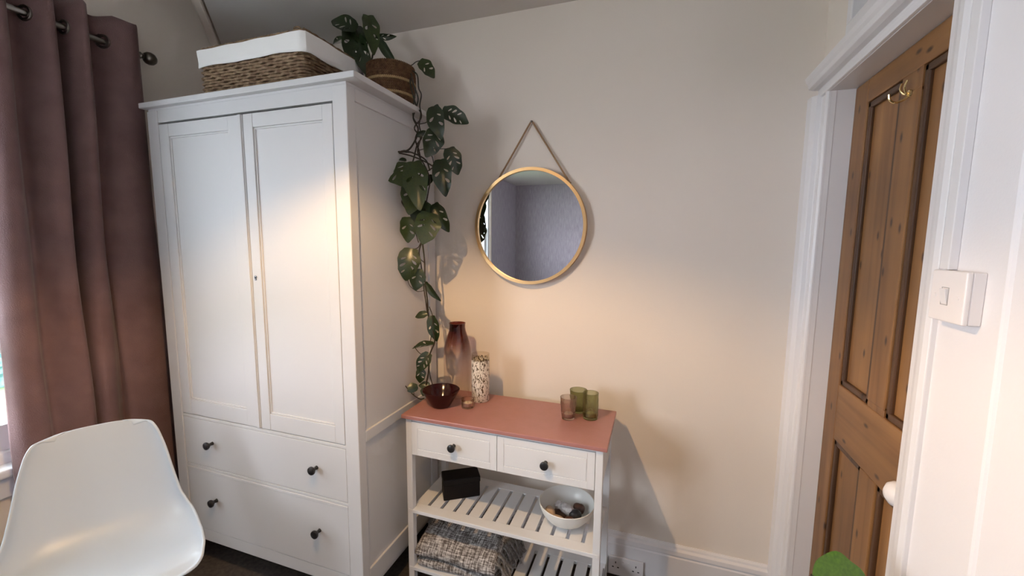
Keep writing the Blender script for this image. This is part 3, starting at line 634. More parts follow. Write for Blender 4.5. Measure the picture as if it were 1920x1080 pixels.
# (base px, tip px, width px, depth base, depth tip, colour, variant, roll)
LV = [
 ((668, 56), (623, 33), 34, -.26, -.30, 'A', 0, .1), ((657, 54), (662, 117), 33, -.26, -.31, 'A', 1, -.3), ((690, 29), (702, 88), 27, -.24, -.28, 'B', 1, -.2),
 ((704, 68), (741, 70), 10, -.22, -.18, 'A', 1, .9), ((712, 76), (736, 114), 15, -.24, -.26, 'A', 3, .6), ((642, 72), (620, 81), 15, -.27, -.27, 'A', 1, .3),
 ((671, 69), (692, 142), 28, -.25, -.30, 'A', 0, .5), ((669, 48), (683, 76), 22, -.23, -.25, 'A', 3, -.4),
 ((786, 115), (815, 141), 27, -.17, -.13, 'B', 1, -.1), ((829, 208), (875, 226), 28, -.13, -.10, 'A', 2, .2),
 ((813, 199), (823, 252), 30, -.19, -.22, 'A', 1, .5), ((819, 243), (803, 289), 34, -.19, -.23, 'A', 0, -.3), ((842, 277), (858, 323), 29, -.14, -.13, 'A', 2, .2),
 ((736, 312), (762, 342), 42, -.26, -.30, 'B', 0, .15), ((776, 303), (784, 380), 40, -.24, -.31, 'B', 1, .2), ((774, 338), (771, 394), 40, -.23, -.28, 'B', 0, -.3),
 ((826, 299), (833, 360), 32, -.17, -.20, 'A', 1, .3), ((812, 330), (794, 349), 16, -.19, -.20, 'A', 3, .4),
 ((806, 399), (795, 451), 42, -.22, -.27, 'B', 0, -.1), ((814, 382), (837, 431), 26, -.18, -.18, 'A', 1, .5), ((763, 407), (767, 451), 28, -.24, -.25, 'B', 1, -.2),
 ((795, 379), (776, 414), 34, -.21, -.24, 'A', 0, .3), ((789, 376), (803, 402), 24, -.19, -.21, 'A', 3, -.4), ((762, 301), (748, 298), 10, -.22, -.24, 'A', 3, .5),
 ((772, 466), (760, 521), 38, -.22, -.26, 'A', 2, .2), ((784, 504), (781, 542), 26, -.22, -.24, 'A', 1, -.2), ((798, 529), (822, 564), 12, -.20, -.19, 'A', 3, .6),
 ((802, 588), (779, 593), 13, -.20, -.22, 'A', 3, .3), ((809, 592), (817, 638), 20, -.19, -.20, 'A', 1, .3), ((813, 645), (774, 648), 15, -.19, -.22, 'A', 1, .9),
 ((805, 662), (783, 695), 22, -.20, -.24, 'A', 2, .3), ((788, 690), (789, 717), 17, -.22, -.23, 'A', 1, -.2), ((777, 735), (770, 719), 18, -.22, -.22, 'A', 3, -.1),
 ((806, 723), (786, 722), 13, -.20, -.22, 'A', 3, .4), ((799, 727), (793, 741), 14, -.21, -.23, 'B', 3, .1), ((746, 707), (741, 693), 13, -.22, -.22, 'B', 3, .1), ((752, 691), (758, 681), 7, -.21, -.21, 'B', 3, .2),
 ((782, 255), (797, 246), 9, -.2, -.19, 'A', 3, .5), ((768, 286), (745, 284), 7, -.22, -.24, 'A', 3, .4),
]
for b, t, wpx, yb, yt, mk, vk, rl in LV:
    if b[1] > 150: yb -= 0.055; yt -= 0.055
    B = at(*b, y=yb); T = at(*t, y=yt); L = (T - B).length
    wid = wpx / F * (B - EYE).dot(_fw); nat = {0: .36, 1: .34, 2: .37, 3: .33}[vk] * 1.6 * L
    put_leaf(B, T, min(2.6, max(0.4, wid / nat)), pl, mk, vk, rl)
def V(pts, r=0.0026, jit=0.0):
    q = [at(px, py, y=y - 0.06 * min(1, max(0, (py - 120) / 40))) for px, py, y in pts]
    sp = spline(q, 7); MB().tube(sp, r, 6).build('vine', M_vine, pl)
V([(735, 122, -.21), (750, 116, -.20), (764, 124, -.19), (772, 142, -.18), (776, 160, -.175), (784, 185, -.17), (779, 205, -.17), (775, 222, -.17), (784, 242, -.18), (779, 262, -.19), (786, 285, -.20), (790, 320, -.20), (778, 350, -.20), (786, 385, -.20), (793, 415, -.20), (792, 450, -.20), (796, 490, -.20), (797, 530, -.20), (801, 560, -.20), (803, 590, -.19), (810, 615, -.19), (815, 640, -.19), (806, 665, -.195), (803, 700, -.20), (799, 724, -.20), (807, 732, -.19)], 0.0034)
V([(730, 120, -.20), (756, 118, -.19), (768, 130, -.18), (782, 140, -.17), (785, 165, -.165), (790, 178, -.165), (787, 198, -.165), (790, 220, -.17), (777, 240, -.18), (788, 258, -.19), (783, 285, -.20), (796, 310, -.20), (806, 335, -.2), (803, 360, -.2), (797, 395, -.2), (796, 440, -.2), (786, 470, -.2), (790, 500, -.2), (794, 535, -.2), (799, 570, -.2), (802, 590, -.19)], 0.0028)
V([(745, 125, -.2), (765, 135, -.18), (771, 165, -.17), (781, 200, -.165), (789, 212, -.165), (786, 235, -.17), (791, 256, -.18), (782, 272, -.19), (775, 300, -.2), (765, 330, -.21), (752, 355, -.22), (752, 375, -.22), (764, 395, -.22), (778, 412, -.22)], 0.0030)
V([(767, 140, -.18), (778, 170, -.17), (776, 190, -.17), (774, 215, -.17), (781, 230, -.17), (790, 232, -.18), (803, 226, -.19), (813, 202, -.19)], 0.002)
V([(784, 250, -.19), (776, 268, -.2), (764, 282, -.22), (742, 285, -.24)], 0.0036)
V([(748, 287, -.24), (770, 292, -.21), (795, 302, -.2), (812, 312, -.19)], 0.003)
V([(756, 283, -.23), (775, 287, -.21), (798, 300, -.2), (806, 320, -.2)], 0.003)
V([(785, 282, -.2), (802, 278, -.18), (817, 279, -.16), (842, 279, -.14)], 0.0016)
V([(760, 125, -.19), (772, 122, -.18), (780, 116, -.175), (787, 114, -.17)], 0.0018)
V([(806, 285, -.19), (811, 296, -.18), (813, 306, -.18)], 0.0022); V([(796, 325, -.2), (812, 314, -.18), (828, 304, -.17)], 0.0024)
V([(763, 408, -.23), (770, 415, -.22), (777, 430, -.21), (785, 455, -.2)], 0.0018)
V([(764, 520, -.22), (768, 535, -.22), (782, 546, -.21), (795, 545, -.2)], 0.0016); V([(772, 468, -.21), (784, 464, -.2), (790, 452, -.2)], 0.0018); V([(772, 467, -.21), (779, 478, -.2), (795, 492, -.2)], 0.0018)
V([(801, 588, -.2), (804, 580, -.2)], 0.0015); V([(777, 649, -.22), (782, 657, -.21), (790, 664, -.21), (806, 669, -.2)], 0.0016); V([(805, 664, -.2), (788, 690, -.22)], 0.0015)
V([(807, 640, -.19), (812, 600, -.19), (805, 575, -.2)], 0.002)
V([(806, 670, -.19), (805, 695, -.19), (809, 715, -.185), (813, 727, -.18)], 0.0018)
V([(795, 747, -.165), (788, 748, -.19), (777, 742, -.22), (766, 731, -.22), (756, 718, -.22), (746, 706, -.22)], 0.0022); V([(757, 719, -.22), (753, 705, -.215), (752, 690, -.21)], 0.0014); V([(776, 742, -.22), (776, 735, -.22)], 0.0014)
V([(697, 118, -.22), (698, 104, -.22), (702, 92, -.22), (704, 70, -.22)], 0.0026); V([(690, 130, -.23), (682, 100, -.24), (672, 68, -.25), (667, 55, -.26)], 0.003); V([(693, 128, -.22), (688, 100, -.23), (690, 60, -.24), (690, 30, -.24)], 0.0026); V([(698, 110, -.22), (704, 84, -.23), (713, 76, -.24)], 0.0024)
V([(694, 125, -.22), (678, 90, -.25), (658, 56, -.26)], 0.0026)
V([(681, 112, -.24), (660, 85, -.26), (642, 72, -.27)], 0.0018)

# ------------------------------------------------------------------ round mirror on its cord
mc = Vector((-0.2275, -0.02, 1.4911)); MR = 0.2515
mi = root('wall_mirror', mc, 'round brass-framed mirror hanging on a brown cord from a nail', 'mirror')
tilt = Matrix.Rotation(radians(0.6), 3, 'X')
m = MB(); m.lathe([(MR - 0.013, -0.020), (MR, -0.020), (MR + 0.0005, -0.018), (MR + 0.0005, 0.012), (MR - 0.013, 0.012)], mc, 128, (0, 1, 0)); m.lathe([(MR - 0.013, 0.012), (MR - 0.013, -0.020)], mc, 128, (0, 1, 0))
m.build('frame', M_brass, mi, label='thin brass rim')
MB().lathe([(0.0, -0.012), (MR - 0.012, -0.012), (MR - 0.012, 0.006), (0, 0.006)], mc, 128, (0, 1, 0)).build('mirror_glass', M_mirror, mi)
nail = Vector((-0.2268, -0.006, 1.936))
rp = MB()
for sgn in (-1, 1):
    th = radians(46) if sgn > 0 else radians(127)
    e = mc + Vector((cos(th) * MR, 0.000, sin(th) * MR)); a = nail + Vector((0.002 * sgn, -0.004, 0.002))
    d = e - a; q = d.orthogonal().normalized(); q2 = d.normalized().cross(q); nn = 110
    for ph in (0, 2 * pi / 3, 4 * pi / 3):
        rp.tube([a + d * (i / nn) + (q * cos(ph + i * 0.9) + q2 * sin(ph + i * 0.9)) * 0.0022 for i in range(nn + 1)], 0.0021, 5)
    rp.lathe([(0, -0.006), (0.005, -0.004), (0.006, 0), (0.005, 0.004), (0, 0.006)], e, 10)
rp.build('cord', M_rope, mi, label='twisted brown cord')
MB().lathe([(0, -0.012), (0.004, -0.011), (0.005, -0.008), (0.002, -0.006), (0.002, 0.006)], nail, 12, (0, 1, 0)).build('nail', M_pew, mi)

# ------------------------------------------------------------------ console table with drawers and slatted shelves
cx0, cx1, cf, cbk, ctop = -0.635, 0.177, -0.417, -0.081, 0.733
cs = root('console_table', ((cx0 + cx1) / 2, (cf + cbk) / 2, FLOOR), 'white console table with a dusty pink top, two drawers and slatted shelves', 'console table')
MB().box(cx0, cx1, cf, cbk, ctop - 0.016, ctop).build('tabletop', M_pink, cs, 0.0025, label='dusty pink tabletop')
lx0, lx1, ly0, ly1 = cx0 + 0.014, cx1 - 0.014, cf + 0.012, cbk - 0.012; LW = 0.026
for x in (lx0, lx1 - LW):
    for y in (ly0, ly1 - LW): MB().box(x, x + LW, y, y + LW, FLOOR, ctop - 0.016).build('leg', M_white, cs, 0.002)
MB().box(lx0 + LW, lx1 - LW, ly0 + 0.002, ly0 + 0.02, ctop - 0.026, ctop - 0.016).build('rail', M_white, cs, 0.001)
for x in (lx0 + 0.004, lx1 - 0.02): MB().box(x, x + 0.016, ly0 + LW, ly1 - LW, 0.566, ctop - 0.016).build('side_panel', M_white, cs, 0.001)
MB().box(lx0 + LW, lx1 - LW, ly1 - 0.016, ly1 - 0.004, 0.566, ctop - 0.016).build('back_panel', M_white, cs)
MB().box(lx0 + LW, lx1 - LW, ly0 + 0.03, ly1 - 0.016, 0.568, 0.576).build('drawer_bottom', M_white, cs)
xm = -0.2266
for x0, x1, kx in ((lx0 + LW + 0.001, xm - 0.001, -0.405), (xm + 0.001, lx1 - LW - 0.001, -0.0385)):
    z0, z1 = 0.5665, 0.7055; g = 0.026; m = MB(); f0, f1 = ly0 - 0.001, ly0 + 0.018
    m.box(x0, x1, f0 + 0.0022, f1, z0, z1)
    m.box(x0, x0 + g, f0, f0 + 0.004, z0, z1).box(x1 - g, x1, f0, f0 + 0.004, z0, z1).box(x0 + g, x1 - g, f0, f0 + 0.004, z1 - g, z1).box(x0 + g, x1 - g, f0, f0 + 0.004, z0, z0 + g)
    m.box(x0 + g + 0.0035, x1 - g - 0.0035, f0, f0 + 0.004, z0 + g + 0.0035, z1 - g - 0.0035)
    d = m.build('drawer', M_white, cs, 0.0008)
    knob((kx, f0, 0.6365), 1.0, d)
def shelf(zt, th, ys, ye):
    MB().box(lx0 + 0.004, lx1 - 0.004, ly0 + 0.004 if False else ly0 - 0.003 + 0.002, ys, zt - th, zt).build('shelf_rail', M_white, cs, 0.0015)
    MB().box(lx0 + 0.004, lx1 - 0.004, ye, ly1 - 0.002, zt - th, zt).build('shelf_rail', M_white, cs, 0.0015)
    first, step, slot = -0.5471, 0.0584, 0.0135; xs = lx0 + 0.012
    for k in range(13):
        a = xs if k == 0 else first + (k - 1) * step + slot / 2; b = lx1 - 0.012 if k == 12 else first + k * step - slot / 2
        MB().box(a, b, ys, ye, zt - th, zt - 0.0005).build('slat', M_white, cs)
shelf(0.327, 0.015, ly0 + 0.046, ly1 - 0.052)
shelf(0.070, 0.015, ly0 + 0.046, ly1 - 0.052)
ST = 0.327

# ------------------------------------------------------------------ things on the console
def cup(name, c, prof, th, m, label, cat, group=None, n=40, part='glass'):
    c = Vector(c); o = MB()
    inn = [(max(0.0, r - th), max(h, th * 1.6)) for r, h in prof]
    full = [(0.0, 0.0)] + prof + [(inn[-1][0], inn[-1][1])] + inn[::-1][1:] + [(0.0, inn[0][1])]
    o.lathe(full, (c.x, c.y, c.z), n); ob = o.build(name, m, None, 0, loc=c); return tag(ob, label, cat, group)
TT = ctop + 0.0006
vc = Vector((-0.516, -0.150, TT))
M_vase = glass('plum_vase_glass', (0.965, 0.945, 0.93), 1.0, (0.42, 0.19, 0.17), 0.15, 0.335)
cup('glass_vase', vc, [(0.046, 0.0), (0.052, 0.004), (0.0565, 0.03), (0.0605, 0.10), (0.0625, 0.18), (0.0600, 0.218), (0.054, 0.248), (0.044, 0.278), (0.0375, 0.298), (0.0350, 0.315), (0.0358, 0.328), (0.0372, 0.333)], 0.003, M_vase, 'tall smoky plum glass vase, dark at the neck and clear below', 'vase')
def printed():
    m = bpy.data.materials.new('leaf_printed_glass'); m.use_nodes = True; t = m.node_tree; L = t.links.new; t.nodes.clear()
    o = t.nodes.new('ShaderNodeOutputMaterial'); c = t.nodes.new('ShaderNodeTexCoord')
    mp = t.nodes.new('ShaderNodeMapping'); mp.inputs['Scale'].default_value = (150, 150, 62); mp.inputs['Rotation'].default_value = (0.35, 0.2, 0)
    v = t.nodes.new('ShaderNodeTexNoise'); v.inputs['Scale'].default_value = 1; v.inputs['Detail'].default_value = 2; v.inputs['Distortion'].default_value = 1.2
    r = t.nodes.new('ShaderNodeValToRGB'); e = r.color_ramp.elements; e[0].position = 0.40; e[0].color = (0.07, 0.04, 0.02, 1); e[1].position = 0.47; e[1].color = (0.72, 0.66, 0.58, 1)
    e2 = e.new(0.43); e2.color = (0.16, 0.13, 0.06, 1)
    d = t.nodes.new('ShaderNodeBsdfPrincipled'); d.inputs['Roughness'].default_value = 0.3
    tr = t.nodes.new('ShaderNodeBsdfTransparent'); tr.inputs['Color'].default_value = (0.94, 0.92, 0.88, 1); gl = t.nodes.new('ShaderNodeBsdfGlossy'); gl.inputs['Roughness'].default_value = 0.03
    fr = t.nodes.new('ShaderNodeFresnel'); ge = t.nodes.new('ShaderNodeNewGeometry'); ng = t.nodes.new('ShaderNodeMath'); ng.operation = 'MULTIPLY_ADD'; ng.inputs[1].default_value = -1; ng.inputs[2].default_value = 1; m2 = t.nodes.new('ShaderNodeMath'); m2.operation = 'MULTIPLY'; L(ge.outputs['Backfacing'], ng.inputs[0]); L(fr.outputs[0], m2.inputs[0]); L(ng.outputs[0], m2.inputs[1])
    g = t.nodes.new('ShaderNodeMixShader'); L(m2.outputs[0], g.inputs[0]); L(tr.outputs[0], g.inputs[1]); L(gl.outputs[0], g.inputs[2])
    sp = t.nodes.new('ShaderNodeSeparateXYZ'); lt = t.nodes.new('ShaderNodeMath'); lt.operation = 'LESS_THAN'; lt.inputs[1].default_value = 0.184
    n2 = t.nodes.new('ShaderNodeMath'); n2.operation = 'MULTIPLY_ADD'; n2.inputs[1].default_value = 0.05; n2.inputs[2].default_value = -0.025
    ad = t.nodes.new('ShaderNodeMath'); ad.operation = 'ADD'
    L(c.outputs['Object'], mp.inputs[0]); L(mp.outputs[0], v.inputs['Vector']); L(v.outputs[0], r.inputs[0]); L(r.outputs[0], d.inputs['Base Color'])
    L(c.outputs['Object'], sp.inputs[0]); L(v.outputs[0], n2.inputs[0]); L(n2.outputs[0], ad.inputs[0]); L(sp.outputs[2], ad.inputs[1]); L(ad.outputs[0], lt.inputs[0])
    mx = t.nodes.new('ShaderNodeMixShader'); L(lt.outputs[0], mx.inputs[0]); L(g.outputs[0], mx.inputs[1]); L(d.outputs[0], mx.inputs[2]); L(mx.outputs[0], o.inputs[0]); return m
cup('candle_glass', (-0.398, -0.165, TT), [(0.036, 0), (0.0385, 0.003), (0.039, 0.10), (0.0395, 0.207), (0.0395, 0.209)], 0.003, printed(), 'tall white cylinder glass printed with brown leaf flecks', 'candle holder')
o = MB().lathe([(0.0, 0.0), (0.036, 0.0), (0.040, 0.004), (0.048, 0.018), (0.062, 0.042), (0.0765, 0.066), (0.0785, 0.071), (0.0765, 0.0725), (0.073, 0.069), (0.058, 0.044), (0.044, 0.020), (0.034, 0.010), (0, 0.008)], (-0.527, -0.283, TT), 48).build('maroon_bowl', M_maroon, None, loc=(-0.527, -0.283, TT)); tag(o, 'small shiny maroon bowl on the pink tabletop', 'bowl')
M_clear = refr('clear_ribbed_glass', (0.92, 0.88, 0.84))
tlc = Vector((-0.415, -0.2585, TT))
cup('tealight_holder', tlc, [(0.024, 0), (0.026, 0.003), (0.0265, 0.02), (0.027, 0.038)], 0.004, M_clear, 'tiny amber glass tealight holder beside the maroon bowl', 'candle holder')
def tealight(c, label):
    r = root('tealight', c, label, 'candle'); c = Vector(c)
    MB().lathe([(0.0, 0), (0.0175, 0), (0.0185, 0.002), (0.0185, 0.0145), (0.018, 0.0145), (0.0178, 0.004), (0, 0.004)], c, 28).build('cup', M_foil, r)
    MB().lathe([(0.0, 0.0035), (0.0174, 0.0035), (0.0174, 0.011), (0.004, 0.0125), (0.0, 0.0125)], c, 28).build('wax', M_wax, r)
    MB().tube([c + Vector((0, 0, 0.011)), c + Vector((0.001, 0, 0.020))], 0.0008, 5).build('wick', M_dark, r)
tealight(tlc + Vector((0, 0, 0.0072)), 'white tealight inside the tiny amber glass holder')
def tumbler(c, r0, r1, h, m, label, nb):
    c = Vector(c); ob = MB(); n = 48; K = 16; th = 0.0028
    def pr(k, i, off):
        t = k / K; a = 2 * pi * i / n; em = 0.0016 * (abs(sin(5 * a + t * 9)) * abs(sin(5 * a - t * 9))) ** 0.6 * (1 if 0.1 < t < 0.78 else 0) * (1 if off == 0 else 0)
        r = lerp(r0, r1, t) - off + em; return c + Vector((r * cos(a), r * sin(a), max(t * h, off * 2.6)))
    vs = [pr(k, i, 0) for k in range(K + 1) for i in range(n)] + [pr(k, i, th) for k in range(K + 1) for i in range(n)]
    S = (K + 1) * n; fs = [(k * n + i, k * n + (i + 1) % n, (k + 1) * n + (i + 1) % n, (k + 1) * n + i) for k in range(K) for i in range(n)]
    fs += [(S + k * n + i, S + (k + 1) * n + i, S + (k + 1) * n + (i + 1) % n, S + k * n + (i + 1) % n) for k in range(K) for i in range(n)]
    fs += [(K * n + i, K * n + (i + 1) % n, S + K * n + (i + 1) % n, S + K * n + i) for i in range(n)] + [tuple(range(n))[::-1], tuple(range(S, S + n))]
    ob.add(vs, fs, True); o = ob.build('glass_tumbler', m, None, loc=c); return tag(o, label, 'glass', 'tumblers on the pink tabletop')
M_gl_g = refr('olive_green_glass', (0.70, 0.71, 0.57)); M_gl_g2 = refr('pale_olive_glass', (0.77, 0.78, 0.65)); M_gl_b = refr('smoky_pink_glass', (0.88, 0.83, 0.80))
g1 = Vector((0.003, -0.222, TT)); g2 = Vector((0.0275, -0.140, TT)); g3 = Vector((0.085, -0.189, TT))
tumbler(g1, 0.0245, 0.0325, 0.087, M_gl_b, 'smoky pink embossed tumbler, the front left of three', 5)
tumbler(g2, 0.0265, 0.0355, 0.092, M_gl_g, 'dark olive green tumbler, the rear one of three', 5)
tumbler(g3, 0.0285, 0.0300, 0.104, M_gl_g2, 'straight olive green embossed tumbler, nearest the right end of the tabletop', 5)
tealight(g1 + Vector((0.0, 0, 0.0078)), 'white tealight inside the smoky pink tumbler')
tealight(g3 + Vector((0, 0, 0.0078)), 'white tealight inside the straight olive green tumbler')

# black box on the upper shelf
bc = Vector((-0.460, -0.238, ST + 0.0006)); br = root('black_box', bc, 'small black lidded box on the upper slatted shelf', 'box'); 
def rbox(x0, x1, y0, y1, z0, z1, ang):
    m = MB().box(x0, x1, y0, y1, z0, z1)
    for p in m.v:
        x, y = p.x, p.y; p.x = bc.x + x * cos(ang) - y * sin(ang); p.y = bc.y + x * sin(ang) + y * cos(ang); p.z += bc.z
    return m
rbox(-0.078, 0.078, -0.04, 0.04, 0, 0.066, radians(34)).build('body', M_box, br, 0.003)
rbox(-0.080, 0.080, -0.042, 0.042, 0.066, 0.092, radians(34)).build('lid', M_box, br, 0.004)
# white bowl of stones
wc = Vector((0.014, -0.262, ST + 0.0006))
o = MB().lathe([(0.0, 0.0), (0.044, 0.0), (0.052, 0.004), (0.076, 0.020), (0.096, 0.044), (0.106, 0.068), (0.109, 0.083), (0.1075, 0.0845), (0.105, 0.083), (0.102, 0.068), (0.092, 0.046), (0.072, 0.024), (0.047, 0.010), (0.0, 0.008)], wc, 56).build('white_bowl', M_bowl, None, loc=wc); tag(o, 'white ceramic bowl holding stones on the upper shelf', 'bowl')
def stone(name, off, dims, rot, m, label, seed, facet=False, cat='stone'):
    from mathutils import noise, Euler
    c = wc + Vector((off[0] * 1.12, off[1] * 1.12, off[2] * 1.08)); dims = tuple(q * 1.25 for q in dims); bm = bmesh.new(); bmesh.ops.create_icosphere(bm, subdivisions=2 if facet else 3, radius=1)
    R = Euler(rot).to_matrix()
    for v in bm.verts:
        p = v.co.copy()
        if facet: p = Vector((max(-.8, min(.8, p.x * 1.15)), p.y, p.z))
        p *= 1 + 0.12 * noise.noise(p * 1.6 + Vector((seed * 3.1, 0, 0))); v.co = R @ Vector((p.x * dims[0], p.y * dims[1], p.z * dims[2]))
    for f in bm.faces: f.smooth = not facet
    me = bpy.data.meshes.new(name); bm.to_mesh(me); bm.free(); me.materials.append(m); o = bpy.data.objects.new(name, me); C.objects.link(o); o.location = c
    tag(o, label, cat, 'stones in the white bowl')
stone('pebble', (-0.052, -0.028, 0.043), (0.020, 0.014, 0.012), (0, 0.5, -0.6), M_stone_w, 'round cream pebble at the left inside the white bowl', 1)
stone('pebble', (-0.017, -0.050, 0.036), (0.024, 0.014, 0.010), (0, 0.1, -0.35), M_stone_w, 'flat beige pebble at the front inside the white bowl', 2)
stone('crystal', (0.002, -0.002, 0.048), (0.030, 0.017, 0.016), (0.2, 0.1, -0.45), M_stone_g, 'grey white crystal point lying in the middle of the bowl', 3, True, 'crystal')
stone('crystal', (-0.030, 0.016, 0.044), (0.014, 0.013, 0.016), (0.3, 0.7, 0.4), M_stone_g, 'small mauve grey crystal behind the crystal point', 9, True, 'crystal')
stone('pebble', (0.034, -0.016, 0.044), (0.020, 0.016, 0.015), (0.3, 0, 0.5), M_stone_b, 'shiny black pebble at the right inside the bowl', 4)
stone('pebble', (0.017, -0.043, 0.036), (0.015, 0.013, 0.012), (0, 0, 0.8), M_stone_r, 'small reddish brown pebble in front of the crystal point', 5)
stone('pebble', (-0.010, 0.012, 0.024), (0.036, 0.026, 0.014), (0, 0, 0.2), M_stone_r, 'large dark brown stone under the crystal point', 6)
stone('pebble', (0.040, 0.022, 0.044), (0.019, 0.016, 0.015), (0.4, 0.2, 0.1), M_stone_r, 'dark brown pebble at the back right inside the bowl', 7)

# folded throw on the lower shelf
Z2 = 0.0706
th_ = root('folded_throw', (-0.42, -0.26, Z2), 'folded grey and white flecked woollen throw on the lower shelf', 'blanket')
def lay(m, x0, x1, yfront, yback, z0, h, sag):
    """one fold of cloth: a flattened loop, round at its front edge"""
    pr = []; n = 10; r = h / 2
    for k in range(n + 1): a = -pi / 2 - pi * k / n; pr.append((yfront + r + r * cos(a), z0 + r + r * sin(a)))
    for k in range(1, n): pr.append((lerp(yfront + r, yback, k / n), z0 + h - sag * (k / n) ** 2))
    pr.append((yback, z0 + h - sag)); pr.append((yback + 0.004, z0 + h * 0.5)); pr.append((yback, z0 + 0.001))
    for k in range(1, n): pr.append((lerp(yback, yfront + r, k / n), z0))
    nx = 26; vs = []; cnt = len(pr)
    for i in range(nx + 1):
        t = i / nx; x = lerp(x0, x1, t); e = min(1.0, min(t, 1 - t) * 14); e = sqrt(max(0.0, 1 - (1 - e) ** 2)) if e < 1 else 1
        for (y, z) in pr:
            zz = z0 + h / 2 + (z - z0 - h / 2) * (0.55 + 0.45 * e); fr = min(1, max(0, (y - yfront) / 0.16)); zz = z0 + (zz - z0) * (0.62 + 0.38 * sin(fr * pi / 2)) if h > 0.05 else zz; vs.append((x + 0.003 * sin(z * 90), y + 0.005 * sin(t * 7 + z0 * 50) * (1 - (y - yfront) / (yback - yfront)), max(z0, zz + 0.003 * sin(t * 9 + y * 20) * (1 if z > z0 + h * .6 else 0))))
    fs = [(i * cnt + j, i * cnt + (j + 1) % cnt, (i + 1) * cnt + (j + 1) % cnt, (i + 1) * cnt + j) for i in range(nx) for j in range(cnt)] + [tuple(range(cnt)), tuple(range(nx * cnt, (nx + 1) * cnt))[::-1]]
    m.add(vs, fs, True)
m = MB(); lay(m, -0.588, -0.232, -0.395, -0.13, Z2, 0.034, 0.0); m.build('lower_fold', M_throw, th_)
m = MB(); lay(m, -0.592, -0.238, -0.400, -0.125, Z2 + 0.0335, 0.095, 0.004); m.build('upper_fold', M_throw, th_)
m = MB()
rnd = random.Random(5)
for k in range(26):
    y = -0.385 + 0.24 * k / 25 + rnd.uniform(-.004, .004); zt = Z2 + 0.085 + rnd.uniform(-.02, .02)
    m.tube(spline([(-0.242, y, zt), (-0.222 + rnd.uniform(-.004, .006), y + rnd.uniform(-.006, .006), zt - 0.015), (-0.205 + rnd.uniform(-.01, .012), y + rnd.uniform(-.012, .012), Z2 + 0.03), (-0.195 + rnd.uniform(-.015, .02), y + rnd.uniform(-.015, .015), Z2 + 0.006)], 4), 0.0042, 5)
m.build('fringe', M_fringe, th_, kind='stuff', label='hanging grey fringe')

# ------------------------------------------------------------------ white shell chair by the window
q0 = Vector((-1.515, -0.945, 0)); fv = Vector((0.88, -0.475, 0)).normalized(); lv = Vector((0.475, 0.88, 0)).normalized()
ch = root('shell_chair', (q0.x + fv.x * 0.25, q0.y + fv.y * 0.25, FLOOR), 'white moulded plastic shell chair in front of the window curtain', 'chair')
prf = spline([(0.0, 0.0, 0.778), (0.012, 0, 0.745), (0.034, 0, 0.680), (0.062, 0, 0.600), (0.090, 0, 0.525), (0.122, 0, 0.462), (0.175, 0, 0.418), (0.245, 0, 0.402), (0.325, 0, 0.404), (0.395, 0, 0.414), (0.440, 0, 0.412), (0.468, 0, 0.396)], 6)
NU = len(prf) - 1
def halfw(u): return table([0, .03, .07, .13, .22, .34, .46, .56, .66, .76, .86, .93, .975, 1.0], [.092, .122, .142, .160, .178, .196, .214, .228, .238, .243, .242, .232, .212, .180], u)
def curl(u): return table([0, .1, .3, .45, .6, .75, .9, 1.0], [.018, .040, .062, .078, .075, .058, .040, .022], u)
def shellpt(u, v):
    i = min(NU - 1, int(u * NU)); p = prf[i].lerp(prf[i + 1], u * NU - i); a = prf[max(0, i - 1)]; b = prf[min(NU, i + 2)]
    t = (b - a).normalized(); nrm = Vector((-t.z, 0, t.x)) if True else None
    s = 2 * v - 1; hw = halfw(u); c = curl(u) * abs(s) ** 2.4
    top_round = 0.034 * (abs(s) ** 3.5) * max(0, 1 - u / 0.09) ** 1.5 * -1
    d = p.x + nrm.x * c; z = p.z + nrm.z * c + top_round
    return q0 + fv * d + lv * (hw * sin(s * pi / 2 * 0.94) / sin(pi / 2 * 0.94)) + Vector((0, 0, z))
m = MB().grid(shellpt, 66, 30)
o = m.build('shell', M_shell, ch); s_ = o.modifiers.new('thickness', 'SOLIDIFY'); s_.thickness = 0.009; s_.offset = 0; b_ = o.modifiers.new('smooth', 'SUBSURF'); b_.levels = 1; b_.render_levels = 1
for sd, sl_ in ((0.15, 0.14), (0.15, -0.14), (0.37, 0.14), (0.37, -0.14)):
    a = q0 + fv * lerp(0.26, sd, 0.55) + lv * sl_ * 0.6 + Vector((0, 0, 0.395)); b = q0 + fv * lerp(0.26, sd, 1.5) + lv * sl_ * 1.45 + Vector((0, 0, FLOOR))
    MB().tube([a, a.lerp(b, 0.5), b], [0.011, 0.0135, 0.009], 12).build('leg', M_beech, ch)
m = MB()
for s in (-1, 1): m.tube([q0 + fv * 0.19 + lv * 0.10 * s + Vector((0, 0, 0.22)), q0 + fv * 0.34 - lv * 0.10 * s + Vector((0, 0, 0.22))], 0.004, 8)
m.build('brace', M_black, ch)

